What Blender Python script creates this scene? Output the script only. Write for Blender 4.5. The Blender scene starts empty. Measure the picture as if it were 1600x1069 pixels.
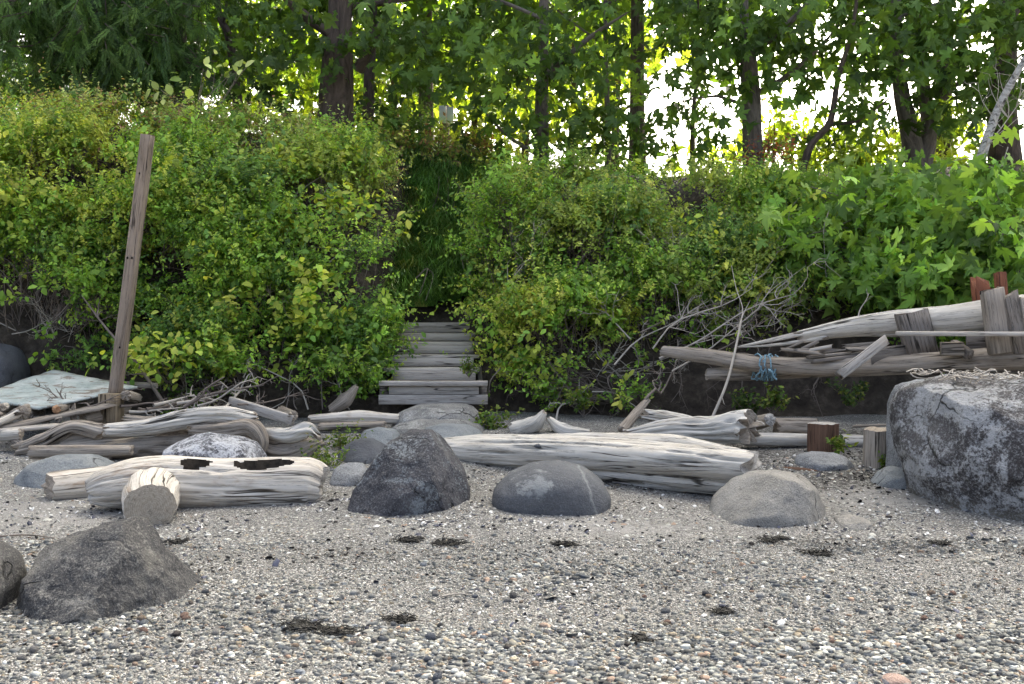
import bpy, math, random
import numpy as np

R = math.radians
rng = np.random.default_rng(7)
random.seed(7)
scene = bpy.context.scene
col = scene.collection

# ---------------------------------------------------------------- camera
FPX, CX, CY, HOR, CAMZ = 1600*35/36, 800.0, 534.5, 470.0, 1.5
PITCH = math.atan((CY-HOR)/FPX)
cam_d = bpy.data.cameras.new('camera'); cam_d.lens = 35; cam_d.sensor_width = 36
cam_d.clip_start = 0.05; cam_d.clip_end = 2000
cam = bpy.data.objects.new('camera', cam_d); col.objects.link(cam)
cam.location = (0, 0, CAMZ); cam.rotation_euler = (math.pi/2-PITCH, 0, 0)
scene.camera = cam

# ---------------------------------------------------------------- sky, sun, exposure
SUN_EL, SUN_AZ = 46, 14          # high behind the trees, a little to the right
world = bpy.data.worlds.new('World'); scene.world = world; world.use_nodes = True
wn = world.node_tree; wn.nodes.clear()
sky = wn.nodes.new('ShaderNodeTexSky'); sky.sky_type = 'NISHITA'; sky.sun_disc = False
sky.sun_elevation = R(SUN_EL); sky.sun_rotation = R(SUN_AZ)
sky.air_density = 0.35; sky.dust_density = 9.0; sky.ozone_density = 0.0
bg = wn.nodes.new('ShaderNodeBackground'); bg.inputs['Strength'].default_value = 0.15
wo = wn.nodes.new('ShaderNodeOutputWorld')
tint = wn.nodes.new('ShaderNodeMix'); tint.data_type = 'RGBA'; tint.blend_type = 'MULTIPLY'; tint.inputs[0].default_value = 1.0; tint.inputs[7].default_value = (.97, 1.02, .95, 1)   # even tint over the whole sky, takes out its mauve cast
wn.links.new(sky.outputs[0], tint.inputs[6]); wn.links.new(tint.outputs[2], bg.inputs[0]); wn.links.new(bg.outputs[0], wo.inputs[0])
sun_d = bpy.data.lights.new('sun', 'SUN'); sun_d.energy = 4.0; sun_d.angle = R(0.53); sun_d.color = (1, .94, .84)
sun = bpy.data.objects.new('sun', sun_d); col.objects.link(sun); sun.location = (8, 30, 40)
sun.rotation_euler = (R(-(90-SUN_EL)), 0, R(-SUN_AZ))
vs = scene.view_settings
vs.view_transform = 'Standard'; vs.look = 'None'; vs.gamma = 1; vs.use_curve_mapping = False
vs.exposure = 2.8
scene.render.engine = 'CYCLES'
scene.cycles.use_denoising = True
scene.cycles.max_bounces = 5; scene.cycles.diffuse_bounces = 3; scene.cycles.transmission_bounces = 3
scene.cycles.sample_clamp_indirect = 8

# ---------------------------------------------------------------- pixel -> place, ground heights
def ray(px, py):
    u = (px-CX)/FPX; v = -(py-CY)/FPX
    return np.array([u, math.cos(PITCH)+v*math.sin(PITCH), -math.sin(PITCH)+v*math.cos(PITCH)])
def P(px, py, d):
    r = ray(px, py); r = r*(d/r[1]); return np.array([r[0], r[1], CAMZ+r[2]])
def m_per_px(d): return d/FPX

def hash3(ix, iy, iz, seed):
    h = (ix*374761393 + iy*668265263 + iz*2147483647 + seed*974711) & 0xFFFFFFFF
    h = ((h ^ (h >> 13))*1274126177) & 0xFFFFFFFF
    h = ((h ^ (h >> 16))*2246822519) & 0xFFFFFFFF
    return ((h ^ (h >> 15)) & 0xFFFFFF)/float(0xFFFFFF)*2-1
def vnoise(p, seed=0):
    p = np.asarray(p, float); i = np.floor(p).astype(np.int64); f = p-i; f = f*f*(3-2*f)
    r = 0
    for dx in (0, 1):
        for dy in (0, 1):
            for dz in (0, 1):
                w = (f[:, 0] if dx else 1-f[:, 0])*(f[:, 1] if dy else 1-f[:, 1])*(f[:, 2] if dz else 1-f[:, 2])
                r = r+w*hash3(i[:, 0]+dx, i[:, 1]+dy, i[:, 2]+dz, seed)
    return r
def fbm(p, seed=0, octv=4, lac=2.1, gain=.5):
    a, s, t = 1.0, 0, 0
    p = np.asarray(p, float)
    for k in range(octv):
        s = s+a*vnoise(p, seed+k*17); t += a; p = p*lac; a *= gain
    return s/t

def ground_z(x, y):
    x = np.atleast_1d(np.asarray(x, float)); y = np.atleast_1d(np.asarray(y, float))
    z = 0.04*(y-4)
    q = np.stack([x*.6, y*.6, x*0], 1)
    return z+.03*vnoise(q, 5)+.008*vnoise(q*5, 6)
def gz(x, y): return float(ground_z(x, y)[0])
def G(px, py):
    r = ray(px, py); d = 1.66/((py-HOR)/FPX+.04)
    for _ in range(12):
        p = r*(d/r[1]); e = CAMZ+p[2]-gz(p[0], p[1]); d += e*3
    p = r*(d/r[1]); return np.array([p[0], p[1], CAMZ+p[2]])

# ---------------------------------------------------------------- mesh helpers
def build(name, V, faces, mat, parent=None, uv=None, colr=None, smooth=True, mats=None, fmat=None, origin=None):
    """faces: list of int arrays (m,k); uv per vertex; colr per vertex rgb"""
    V = np.asarray(V, np.float64)
    if origin is None:
        origin = np.array([V[:, 0].mean(), V[:, 1].mean(), V[:, 2].min()])
    origin = np.asarray(origin, float)
    me = bpy.data.meshes.new(name)
    if not isinstance(faces, list): faces = [faces]
    faces = [np.asarray(f, np.int32) for f in faces if len(f)]
    me.vertices.add(len(V)); me.vertices.foreach_set('co', (V-origin).astype(np.float32).ravel())
    li = np.concatenate([f.ravel() for f in faces])
    tot = np.concatenate([np.full(len(f), f.shape[1], np.int32) for f in faces])
    st = np.concatenate([[0], np.cumsum(tot)[:-1]]).astype(np.int32)
    me.loops.add(len(li)); me.loops.foreach_set('vertex_index', li)
    me.polygons.add(len(tot)); me.polygons.foreach_set('loop_start', st); me.polygons.foreach_set('loop_total', tot)
    if fmat is not None: me.polygons.foreach_set('material_index', np.asarray(fmat, np.int32))
    me.update(calc_edges=True)
    if smooth: me.polygons.foreach_set('use_smooth', np.ones(len(tot), bool))
    if uv is not None:
        l = me.uv_layers.new(name='UVMap'); l.data.foreach_set('uv', np.asarray(uv, np.float32)[li].ravel())
    if colr is not None:
        a = me.color_attributes.new('col', 'FLOAT_COLOR', 'POINT')
        c = np.ones((len(V), 4), np.float32); c[:, :3] = colr; a.data.foreach_set('color', c.ravel())
    for m in (mats or [mat]): me.materials.append(m)
    o = bpy.data.objects.new(name, me); col.objects.link(o)
    if parent is not None:
        o.parent = parent; o.location = origin-np.array(parent['_o'])
    else:
        o.location = origin
    o['_o'] = [float(t) for t in origin]
    return o
def empty(name, loc):
    o = bpy.data.objects.new(name, None); col.objects.link(o); o.location = loc
    o.empty_display_size = .1; o['_o'] = [float(t) for t in loc]; return o
def tag(o, label, cat, group=None):
    o['label'] = label; o['category'] = cat
    if group: o['group'] = group
    return o
def kind(o, k): o['kind'] = k; return o

def catmull(pts, n):
    pts = np.asarray(pts, float)
    if len(pts) == 2:
        t = np.linspace(0, 1, n)[:, None]; return pts[0]*(1-t)+pts[1]*t
    q = np.vstack([2*pts[0]-pts[1], pts, 2*pts[-1]-pts[-2]])
    t = np.linspace(0, len(pts)-1-1e-9, n); i = t.astype(int); f = (t-i)[:, None]
    a, b, c, d = q[i], q[i+1], q[i+2], q[i+3]
    return .5*(2*b+(c-a)*f+(2*a-5*b+4*c-d)*f**2+(3*b-a-3*c+d)*f**3)
def frames(path):
    t = np.gradient(path, axis=0); t /= np.linalg.norm(t, axis=1)[:, None]+1e-12
    up = np.array([0, 0, 1.]) if abs(t[0][2]) < .9 else np.array([0, 1., 0])
    n = np.zeros_like(path); u = up-t[0]*np.dot(up, t[0]); n[0] = u/np.linalg.norm(u)
    for k in range(1, len(path)):
        u = n[k-1]-t[k]*np.dot(n[k-1], t[k]); n[k] = u/(np.linalg.norm(u)+1e-12)
    return t, n, np.cross(t, n)
def tube(pts, rads, seg=20, step=.04, amp=.08, knot=.1, seed=0, flat=1.0, lobes=0, taper_end=None, jag=0.0, split=.10):
    """a log: returns V, quads, cap tris, uv. UV in metres: (around, along)."""
    pts = np.asarray(pts, float)
    L = np.linalg.norm(np.diff(pts, axis=0), axis=1).sum()
    n = max(4, int(L/step))
    path = catmull(pts, n)
    r = np.interp(np.linspace(0, 1, n), np.linspace(0, 1, len(rads)), rads)
    t, nn, bb = frames(path)
    s = np.concatenate([[0], np.cumsum(np.linalg.norm(np.diff(path, axis=0), axis=1))])
    th = np.linspace(0, 2*np.pi, seg+1)+np.pi
    c, sn = np.cos(th), np.sin(th)
    A = np.tile(np.stack([c, sn], 1), (n, 1)); S = np.repeat(s, seg+1); RR = np.repeat(r, seg+1)
    g = fbm(np.stack([A[:, 0]*2.2, A[:, 1]*2.2, S*1.3/max(.3, L)*3], 1), seed, 4)
    fine = fbm(np.stack([A[:, 0]*7, A[:, 1]*7, S*1.2], 1), seed+50, 3)
    k = 1+knot*g+amp*fine
    cr_ = vnoise(np.stack([A[:, 0]*3.3, A[:, 1]*3.3, S*.55+seed], 1), seed+70)
    k = k-split*np.clip(1-np.abs(cr_)/.07, 0, 1)
    if lobes: k = k+.13*np.cos(lobes*np.tile(th, n)+seed+S*.4)
    k = RR*k
    off = jag*fbm(np.stack([A[:, 0]*4, A[:, 1]*4, S*0], 1), seed+9, 3)
    e = np.repeat(np.linspace(0, 1, n), seg+1)
    V = (np.repeat(path, seg+1, 0)+np.repeat(nn, seg+1, 0)*(A[:, 0]*k)[:, None]+np.repeat(bb, seg+1, 0)*(A[:, 1]*k*flat)[:, None]
         + np.repeat(t, seg+1, 0)*(off*np.where(e < .5, 1-2*e, 2*e-1)**3)[:, None])
    i = np.arange(n-1)[:, None]*(seg+1)+np.arange(seg)[None]
    F = np.stack([i, i+1, i+seg+2, i+seg+1], -1).reshape(-1, 4)
    uv = np.stack([np.tile(th, n)*r.mean()+.004*g, S+seed*3.1+.05*g], 1)
    # caps with a ring set inside
    caps = []; Vs = [V]; uvs = [uv]; base = len(V)
    for end in (0, n-1):
        ring = np.arange(seg+1)+end*(seg+1); cen = V[ring[:-1]].mean(0)
        inner = cen+(V[ring]-cen)*.5+(t[end]*(.015*(-1 if end == 0 else 1)))
        Vs.append(inner); uvs.append(np.stack([c*r[end]*.5, sn*r[end]*.5], 1)); b1 = base; base += seg+1
        Vs.append(cen[None]); uvs.append(np.zeros((1, 2))); b2 = base; base += 1
        # duplicate outer ring so that the cap edge is sharp
        Vs.append(V[ring]); uvs.append(np.stack([c*r[end], sn*r[end]], 1)); b0 = base; base += seg+1
        for q in range(seg):
            f1 = [(b0+q, b0+q+1, b1+q+1), (b0+q, b1+q+1, b1+q), (b1+q, b1+q+1, b2)]
            caps += [x[::-1] for x in f1] if end == 0 else f1
    # winding: make sure normals point outwards (bb = t x n)
    return np.vstack(Vs), F, np.array(caps), np.vstack(uvs)
def log(name, pts, rads, mat, end_mat, parent=None, **kw):
    V, F, C, uv = tube(pts, rads, **kw)
    fm = np.concatenate([np.zeros(len(F)), np.ones(len(C))])
    return build(name, V, [F, C], None, parent, uv=uv, mats=[mat, end_mat], fmat=fm)

def thin(paths, seg=4):
    """many thin twigs in one mesh: list of (path(n,3), r0, r1)"""
    Vs, Fs, base = [], [], 0
    th = np.arange(seg)*2*np.pi/seg; c, s = np.cos(th), np.sin(th)
    for path, r0, r1 in paths:
        path = np.asarray(path, float); n = len(path)
        t, nn, bb = frames(path); r = np.linspace(r0, r1, n)
        V = path[:, None]+(nn[:, None]*c[None, :, None]+bb[:, None]*s[None, :, None])*r[:, None, None]
        i = np.arange(n-1)[:, None]*seg; j = np.arange(seg)[None]; j2 = (j+1) % seg
        F = np.stack([i+j, i+j2, i+seg+j2, i+seg+j], -1).reshape(-1, 4)+base
        Vs.append(V.reshape(-1, 3)); Fs.append(F); base += n*seg
    return np.vstack(Vs), np.vstack(Fs)
def wig(a, b, n=6, w=.06, sag=0.0):
    a = np.asarray(a, float); b = np.asarray(b, float); L = np.linalg.norm(b-a)
    k = np.vstack([a, a+(b-a)*.35+rng.normal(0, w*L, 3), a+(b-a)*.7+rng.normal(0, w*L, 3), b])
    k[1:3, 2] -= sag*L
    return catmull(k, n)
def branch_set(a, b, r, nsub=6, sublen=.35, w=.05, lvl=2, sag=0):
    main = wig(a, b, 9, w, sag); out = [(main, r, r*.3)]
    L = np.linalg.norm(np.asarray(b)-np.asarray(a)); dr = (np.asarray(b)-np.asarray(a))/L
    for _ in range(nsub):
        i = rng.integers(2, 9); p = main[i]
        d = dr*.7+rng.normal(0, .55, 3); d /= np.linalg.norm(d); l = L*sublen*rng.uniform(.4, 1.1)
        m2 = wig(p, p+d*l, 6, .08); out.append((m2, r*.5, r*.15))
        if lvl > 1:
            for _ in range(3):
                q = m2[rng.integers(1, 6)]; d2 = d*.5+rng.normal(0, .6, 3); d2 /= np.linalg.norm(d2)
                out.append((wig(q, q+d2*l*.5*rng.uniform(.4, 1), 4, .08), r*.25, r*.1))
    return out

def box(L, W, H, bev=.006, nx=1, warp=0.0, seed=0, jag=(0, 0)):
    """a plank along local X, centred, subdivided along x, with chamfered long edges; returns V,F(list)"""
    nx = max(1, nx)
    prof = [(-W/2+bev, -H/2), (W/2-bev, -H/2), (W/2, -H/2+bev), (W/2, H/2-bev), (W/2-bev, H/2), (-W/2+bev, H/2), (-W/2, H/2-bev), (-W/2, -H/2+bev)]
    xs = np.linspace(-L/2, L/2, nx+1); V = []
    for k, x in enumerate(xs):
        for j, (y, z) in enumerate(prof): V.append((x, y, z))
    V = np.array(V)
    if warp: V += warp*fbm(V*np.array([1.5, 3, 3])+seed*7.3, seed, 3)[:, None]*np.array([0, 1, 1])
    for e, a in ((0, jag[0]), (nx, jag[1])):
        if a:
            idx = np.arange(8)+e*8; V[idx, 0] += a*rng.uniform(-1, 1, 8)
    F = []
    for k in range(nx):
        for j in range(8):
            a = k*8+j; b = k*8+(j+1) % 8; F.append((a, a+8, b+8, b))
    caps = [tuple(range(8)), tuple(range(nx*8+7, nx*8-1, -1))]
    return V, [np.array(F), np.array(caps)]
def plank(name, a, b, W, H, mat, parent=None, roll=0.0, up=(0, 0, 1), warp=.004, seed=0, jag=(0, 0), bev=.006):
    """plank from a to b (centre line); W across, H along up"""
    a = np.asarray(a, float); b = np.asarray(b, float); x = b-a; L = np.linalg.norm(x); x /= L
    z = np.asarray(up, float); z = z-x*np.dot(z, x); z /= np.linalg.norm(z); y = np.cross(z, x)
    if roll:
        y, z = y*math.cos(roll)+z*math.sin(roll), z*math.cos(roll)-y*math.sin(roll)
    V, F = box(L, W, H, bev, max(1, int(L/.12)), warp, seed, jag)
    me = build(name, V, F, mat, parent, smooth=False, origin=(0, 0, 0))
    from mathutils import Matrix
    M = Matrix(((x[0], y[0], z[0]), (x[1], y[1], z[1]), (x[2], y[2], z[2])))
    c = (a+b)/2
    me.rotation_euler = M.to_euler(); me.location = c-(np.array(parent['_o']) if parent is not None else 0)
    me['_o'] = [float(t) for t in c]
    return me

def icosphere(sub):
    import bmesh
    bm = bmesh.new(); bmesh.ops.create_icosphere(bm, subdivisions=sub, radius=1)
    V = np.array([v.co[:] for v in bm.verts]); F = np.array([[v.index for v in f.verts] for f in bm.faces]); bm.free()
    return V, F
ICO = {}
def ico(s):
    if s not in ICO: ICO[s] = icosphere(s)
    return ICO[s]

def rock(name, outline, d, dr, mat, seed=0, sub=5, amp=.03, planes=(), box_e=.75, parent=None, lump=.06, rough=.012, extra_bottom=.15, facets=14):
    """outline: silhouette in pixels, placed at depth d (metres); dr: half thickness away from the viewer.
    The silhouette is inflated into a closed solid, then split faces are cut off and the surface roughened."""
    O = np.array([P(x, y, d) for x, y in outline])[:, [0, 2]]
    lo = O[:, 1] < O[:, 1].min()+.25*(O[:, 1].max()-O[:, 1].min())
    O[lo, 1] -= extra_bottom
    c = np.array([(O[:, 0].min()+O[:, 0].max())/2, (O[:, 1].min()+O[:, 1].max())/2])
    Q = O-c; m = len(Q)
    aa = np.linspace(-np.pi, np.pi, 181)[:-1]; rr = np.zeros(180)
    for k, a in enumerate(aa):
        dx, dz = math.cos(a), math.sin(a); best = 0
        for i in range(m):
            p, q = Q[i], Q[(i+1) % m]; e = q-p
            den = dx*e[1]-dz*e[0]
            if abs(den) < 1e-9: continue
            t = (p[0]*e[1]-p[1]*e[0])/den; s = (p[0]*dz-p[1]*dx)/den
            if t > 0 and -1e-6 <= s <= 1+1e-6: best = max(best, t)
        rr[k] = best
    rr = (np.roll(rr, 1)+2*rr+np.roll(rr, -1))/4
    V, F = ico(sub)
    s = np.hypot(V[:, 0], V[:, 2]); a = np.arctan2(V[:, 2], V[:, 0])
    Ra = np.interp(a, np.append(aa, np.pi), np.append(rr, rr[0]))
    sp = s**box_e; w = np.sign(V[:, 1])*np.abs(V[:, 1])**box_e
    p = np.stack([Ra*sp*np.cos(a), dr*w, Ra*sp*np.sin(a)], 1)
    size = (rr.mean()+dr)/2
    nrm = p/(np.linalg.norm(p, axis=1)[:, None]+1e-9)
    p += nrm*(lump*size*fbm(p/size*1.3+seed*3.7, seed, 3))[:, None]
    rs = np.random.default_rng(seed+500); fn = rs.normal(size=(facets, 3)); fn[:, 1] = -np.abs(fn[:, 1])
    for (nx, ny, nz, dd) in list(planes)+[(*f, rs.uniform(.86, .95)) for f in fn]:
        n = np.array([nx, ny, nz], float); n /= np.linalg.norm(n)
        h = p@n; lim = h.max()*dd; ov = np.maximum(h-lim, 0); p -= (ov*.97)[:, None]*n
    p += nrm*(amp*size*(fbm(p/size*4+seed, seed+3, 5)-.9*np.abs(fbm(p/size*2.6+seed*2, seed+13, 4))))[:, None]
    p += nrm*(rough*size*fbm(p/size*17+seed, seed+8, 3))[:, None]
    p += np.array([c[0], d, c[1]])
    return build(name, p, F, mat, parent)

# ---------------------------------------------------------------- materials
def new_mat(name):
    m = bpy.data.materials.new(name); m.use_nodes = True; nt = m.node_tree
    b = nt.nodes['Principled BSDF']; b.inputs['Roughness'].default_value = .85
    b.inputs['Specular IOR Level'].default_value = .25
    return m, nt, b
def nd(nt, typ, ins=None, **props):
    n = nt.nodes.new(typ)
    for k, v in props.items(): setattr(n, k, v)
    for k, v in (ins or {}).items():
        if hasattr(v, 'is_linked') or hasattr(v, 'links'): nt.links.new(v, n.inputs[k])
        else: n.inputs[k].default_value = v
    return n
def noise(nt, vec, scale, detail=4, rough=.55, dist=0):
    return nd(nt, 'ShaderNodeTexNoise', {'Vector': vec, 'Scale': scale, 'Detail': detail, 'Roughness': rough, 'Distortion': dist}).outputs['Fac']
def ramp(nt, fac, stops):
    n = nd(nt, 'ShaderNodeValToRGB', {'Fac': fac}); e = n.color_ramp.elements
    while len(e) < len(stops): e.new(.5)
    for i, (p, c) in enumerate(stops):
        e[i].position = p; e[i].color = (*c, 1) if not np.isscalar(c) else (c, c, c, 1)
    return n.outputs[0]
def mixc(nt, fac, a, b, mode='MIX'):
    n = nt.nodes.new('ShaderNodeMix'); n.data_type = 'RGBA'; n.blend_type = mode
    for k, v in ((0, fac), (6, a), (7, b)):
        if hasattr(v, 'is_linked'): nt.links.new(v, n.inputs[k])
        else: n.inputs[k].default_value = v if np.isscalar(v) else (*v, 1)
    return n.outputs[2]
def mth(nt, op, a, b=0.0, clamp=False):
    n = nt.nodes.new('ShaderNodeMath'); n.operation = op; n.use_clamp = clamp
    for k, v in ((0, a), (1, b)):
        if hasattr(v, 'is_linked'): nt.links.new(v, n.inputs[k])
        else: n.inputs[k].default_value = v
    return n.outputs[0]
def mapping(nt, vec, scale=(1, 1, 1), loc=(0, 0, 0), rot=(0, 0, 0)):
    n = nd(nt, 'ShaderNodeMapping', {'Vector': vec, 'Scale': scale, 'Location': loc, 'Rotation': rot}); return n.outputs[0]
def bump(nt, b, h, strength=.5, dist=.01):
    n = nd(nt, 'ShaderNodeBump', {'Height': h, 'Strength': strength, 'Distance': dist})
    nt.links.new(n.outputs[0], b.inputs['Normal'])
def objco(nt): return nt.nodes.new('ShaderNodeTexCoord').outputs['Object']
def uvco(nt): return nt.nodes.new('ShaderNodeTexCoord').outputs['UV']

def rock_mat(name, dark, mid, light, speck=.35, speck_col=(.55, .55, .53), pscale=2.2, crust=.0, crust_col=(.5, .5, .5), grain=70, lower=None, lower_z=.2, dots=.3, cracks=2.6):
    m, nt, b = new_mat(name); v = objco(nt)
    n1 = noise(nt, v, pscale, 7, .62, .4)
    c = ramp(nt, n1, [(.32, dark), (.5, mid), (.68, light)])
    if lower:
        z = nd(nt, 'ShaderNodeSeparateXYZ', {0: v}).outputs[2]
        zz = mth(nt, 'ADD', z, mth(nt, 'MULTIPLY', noise(nt, v, 3, 5), .35))
        f = ramp(nt, mth(nt, 'SUBTRACT', zz, lower_z-.3), [(.42, 1.0), (.52, 0.0)])
        c = mixc(nt, f, c, lower)
    if crust:
        n3 = noise(nt, v, pscale*1.6, 9, .72, .8); n4 = noise(nt, v, grain*.7, 4, .75)
        f = ramp(nt, mth(nt, 'ADD', mth(nt, 'MULTIPLY', n3, .64), mth(nt, 'MULTIPLY', n4, .36)), [(.56-crust*.16, 0.0), (.60-crust*.12, 1.0)])
        c = mixc(nt, mth(nt, 'MULTIPLY', f, .88), c, crust_col)
    n2 = noise(nt, v, grain, 3, .7)
    c = mixc(nt, ramp(nt, n2, [(.5, 0.0), (.72, speck)]), c, speck_col)
    c = mixc(nt, ramp(nt, noise(nt, v, grain*1.3, 2), [(.30, dots), (.46, 0.0)]), c, (.02, .02, .022))
    wv = nd(nt, 'ShaderNodeVectorMath', {0: v, 1: nd(nt, 'ShaderNodeVectorMath', {0: nd(nt, 'ShaderNodeTexNoise', {'Vector': v, 'Scale': 3.0, 'Detail': 6}).outputs['Color'], 1: (.35, .35, .35)}, operation='MULTIPLY').outputs[0]}, operation='ADD').outputs[0]
    vo = nd(nt, 'ShaderNodeTexVoronoi', {'Vector': wv, 'Scale': cracks}, feature='DISTANCE_TO_EDGE').outputs['Distance']
    ck = mth(nt, 'MULTIPLY', ramp(nt, vo, [(.004, 1.0), (.022, 0.0)]), ramp(nt, noise(nt, v, 2.6, 3), [(.48, 0.0), (.6, .8)]))
    c = mixc(nt, ck, c, (.02, .019, .018))
    nt.links.new(c, b.inputs['Base Color'])
    h = mth(nt, 'SUBTRACT', mth(nt, 'ADD', noise(nt, v, 9, 10, .65), mth(nt, 'MULTIPLY', n2, .25)), mth(nt, 'MULTIPLY', ck, .6))
    bump(nt, b, h, .9, .045)
    return m
def wood_mat(name, light, mid, dark, crack=.5, rough=.85, warm=None, use_uv=True, gs=1.0):
    """weathered wood, grain along the second UV axis (logs) or local X (planks)"""
    m, nt, b = new_mat(name); b.inputs['Roughness'].default_value = rough
    if use_uv: v = mapping(nt, uvco(nt), (1, 1, 1)); g = (60*gs, 1.6*gs, 1); cr = (26*gs, .7*gs, 1); pt = (5, 1.6, 1)
    else: v = objco(nt); g = (1.6*gs, 55*gs, 55*gs); cr = (.7*gs, 22*gs, 22*gs); pt = (1.3, 4, 4)
    rnd = nd(nt, 'ShaderNodeObjectInfo').outputs['Random']
    v = nd(nt, 'ShaderNodeVectorMath', {0: v, 1: nd(nt, 'ShaderNodeCombineXYZ', {0: mth(nt, 'MULTIPLY', rnd, 13), 2: mth(nt, 'MULTIPLY', rnd, 31)}).outputs[0]}, operation='ADD').outputs[0]
    g1 = noise(nt, mapping(nt, v, g), 1, 6, .7, .15)
    p1 = noise(nt, mapping(nt, v, pt), 1, 5, .6, .3)
    c = ramp(nt, mth(nt, 'ADD', mth(nt, 'MULTIPLY', g1, .6), mth(nt, 'MULTIPLY', p1, .4)), [(.26, dark), (.45, mid), (.62, light)])
    if warm:
        c = mixc(nt, ramp(nt, noise(nt, mapping(nt, v, pt), 1.6, 6, .7), [(.56, 0.0), (.68, .75)]), c, warm)
    k = noise(nt, mapping(nt, v, cr), 1, 5, .7, .25)
    kf = ramp(nt, mth(nt, 'ABSOLUTE', mth(nt, 'SUBTRACT', k, .5)), [(0.0, crack), (.014, 0.0)])
    c = mixc(nt, kf, c, tuple(.25*t for t in dark))
    # long drying splits, fewer and wider
    wide = noise(nt, mapping(nt, v, (8*gs, .32*gs, 1) if use_uv else (.4*gs, 7*gs, 7*gs)), 1, 3, .6, .35)
    brk = ramp(nt, noise(nt, mapping(nt, v, (3, 1.4, 1) if use_uv else (1.4, 3, 3)), 1.3, 3), [(.44, 0.0), (.54, 1.0)])
    kw = mth(nt, 'MULTIPLY', ramp(nt, mth(nt, 'ABSOLUTE', mth(nt, 'SUBTRACT', wide, .5)), [(0.0, .95), (.007, .8), (.012, 0.0)]), brk)
    c = mixc(nt, kw, c, tuple(.14*t for t in dark))
    kf = mth(nt, 'ADD', kf, kw)
    nt.links.new(c, b.inputs['Base Color'])
    h = mth(nt, 'SUBTRACT', mth(nt, 'MULTIPLY', g1, .6), mth(nt, 'MULTIPLY', kf, 1.3))
    bump(nt, b, h, .6, .010)
    return m
def end_mat(name, light, dark):
    m, nt, b = new_mat(name); v = uvco(nt)
    r = nd(nt, 'ShaderNodeVectorMath', {0: v}, operation='LENGTH').outputs['Value']
    w = mth(nt, 'SINE', mth(nt, 'ADD', mth(nt, 'MULTIPLY', r, 480), mth(nt, 'MULTIPLY', noise(nt, v, 14, 4), 9)))
    n = noise(nt, v, 40, 6, .7)
    c = ramp(nt, mth(nt, 'ADD', mth(nt, 'MULTIPLY', w, .06), n), [(.32, dark), (.62, light)])
    k = ramp(nt, mth(nt, 'ABSOLUTE', mth(nt, 'SUBTRACT', noise(nt, v, 6, 3), .5)), [(0, .45), (.008, 0.0)])
    c = mixc(nt, k, c, tuple(.3*t for t in dark))
    nt.links.new(c, b.inputs['Base Color']); bump(nt, b, mth(nt, 'SUBTRACT', n, k), .6, .01); return m
def leaf_mat(name, trans=.45, tint=(1.5, 1.35, .35), rough=.55, spec=.3):
    m = bpy.data.materials.new(name); m.use_nodes = True; nt = m.node_tree; nt.nodes.clear()
    a = nd(nt, 'ShaderNodeAttribute', attribute_name='col').outputs['Color']
    b = nd(nt, 'ShaderNodeBsdfPrincipled', {'Base Color': a, 'Roughness': rough, 'Specular IOR Level': spec})
    t = nd(nt, 'ShaderNodeBsdfTranslucent', {'Color': mixc(nt, 1.0, a, tint, 'MULTIPLY')})
    mx = nd(nt, 'ShaderNodeMixShader', {0: trans, 1: b.outputs[0], 2: t.outputs[0]})
    o = nd(nt, 'ShaderNodeOutputMaterial', {0: mx.outputs[0]}); return m
def plain_mat(name, c, rough=.8, var=.25, scale=12):
    m, nt, b = new_mat(name); b.inputs['Roughness'].default_value = rough; v = objco(nt)
    n = noise(nt, v, scale, 6, .65)
    nt.links.new(ramp(nt, n, [(.3, tuple(t*(1-var) for t in c)), (.7, tuple(min(1, t*(1+var)) for t in c))]), b.inputs['Base Color'])
    bump(nt, b, n, .4, .01); return m
def attr_mat(name, rough=.75):
    m, nt, b = new_mat(name); b.inputs['Roughness'].default_value = rough
    a = nd(nt, 'ShaderNodeAttribute', attribute_name='col').outputs['Color']
    n = noise(nt, objco(nt), 160, 3, .6)
    nt.links.new(mixc(nt, 1.0, a, ramp(nt, n, [(.3, .72), (.7, 1.15)]), 'MULTIPLY'), b.inputs['Base Color']); return m

M = {}
M['drift'] = wood_mat('driftwood_pale', (.66, .625, .57), (.51, .47, .41), (.23, .19, .15), .6)
M['drift_dk'] = wood_mat('driftwood_grey', (.39, .345, .295), (.27, .228, .185), (.11, .086, .066), .7)
M['drift_warm'] = wood_mat('driftwood_stripped', (.66, .615, .55), (.51, .46, .395), (.24, .19, .145), .55, warm=(.33, .23, .15))
M['drift_end'] = end_mat('driftwood_end', (.42, .36, .29), (.19, .15, .115))
M['drift_end_pale'] = end_mat('driftwood_end_pale', (.50, .47, .43), (.22, .20, .18))
M['orange_end'] = end_mat('fresh_cut_end', (.55, .33, .19), (.32, .17, .09))
M['plank'] = wood_mat('grey_plank', (.34, .30, .26), (.255, .22, .185), (.12, .10, .082), .6, use_uv=False)
M['plank_lt'] = wood_mat('pale_plank', (.50, .46, .415), (.40, .362, .32), (.20, .175, .15), .5, use_uv=False)
M['plank_dk'] = wood_mat('old_plank', (.25, .225, .20), (.18, .155, .135), (.08, .066, .055), .8, use_uv=False)
M['post'] = wood_mat('tan_post', (.33, .265, .21), (.26, .205, .158), (.13, .098, .076), .6, use_uv=False)
M['stub'] = wood_mat('stub_post', (.36, .29, .20), (.27, .21, .14), (.13, .10, .065), .6, use_uv=False)
M['rot'] = wood_mat('red_rotten_wood', (.26, .10, .055), (.19, .07, .038), (.08, .03, .018), .8, use_uv=False)
M['twig'] = plain_mat('twig_bark', (.17, .14, .12), .85, .35, 8)
M['twig_pale'] = plain_mat('bleached_twig', (.40, .36, .31), .85, .25, 8)
M['twig_dk'] = plain_mat('dark_twig', (.07, .055, .045), .9, .35, 8)
M['leaf'] = leaf_mat('shrub_leaf', .40, (1.5, 1.4, .5))
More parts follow.
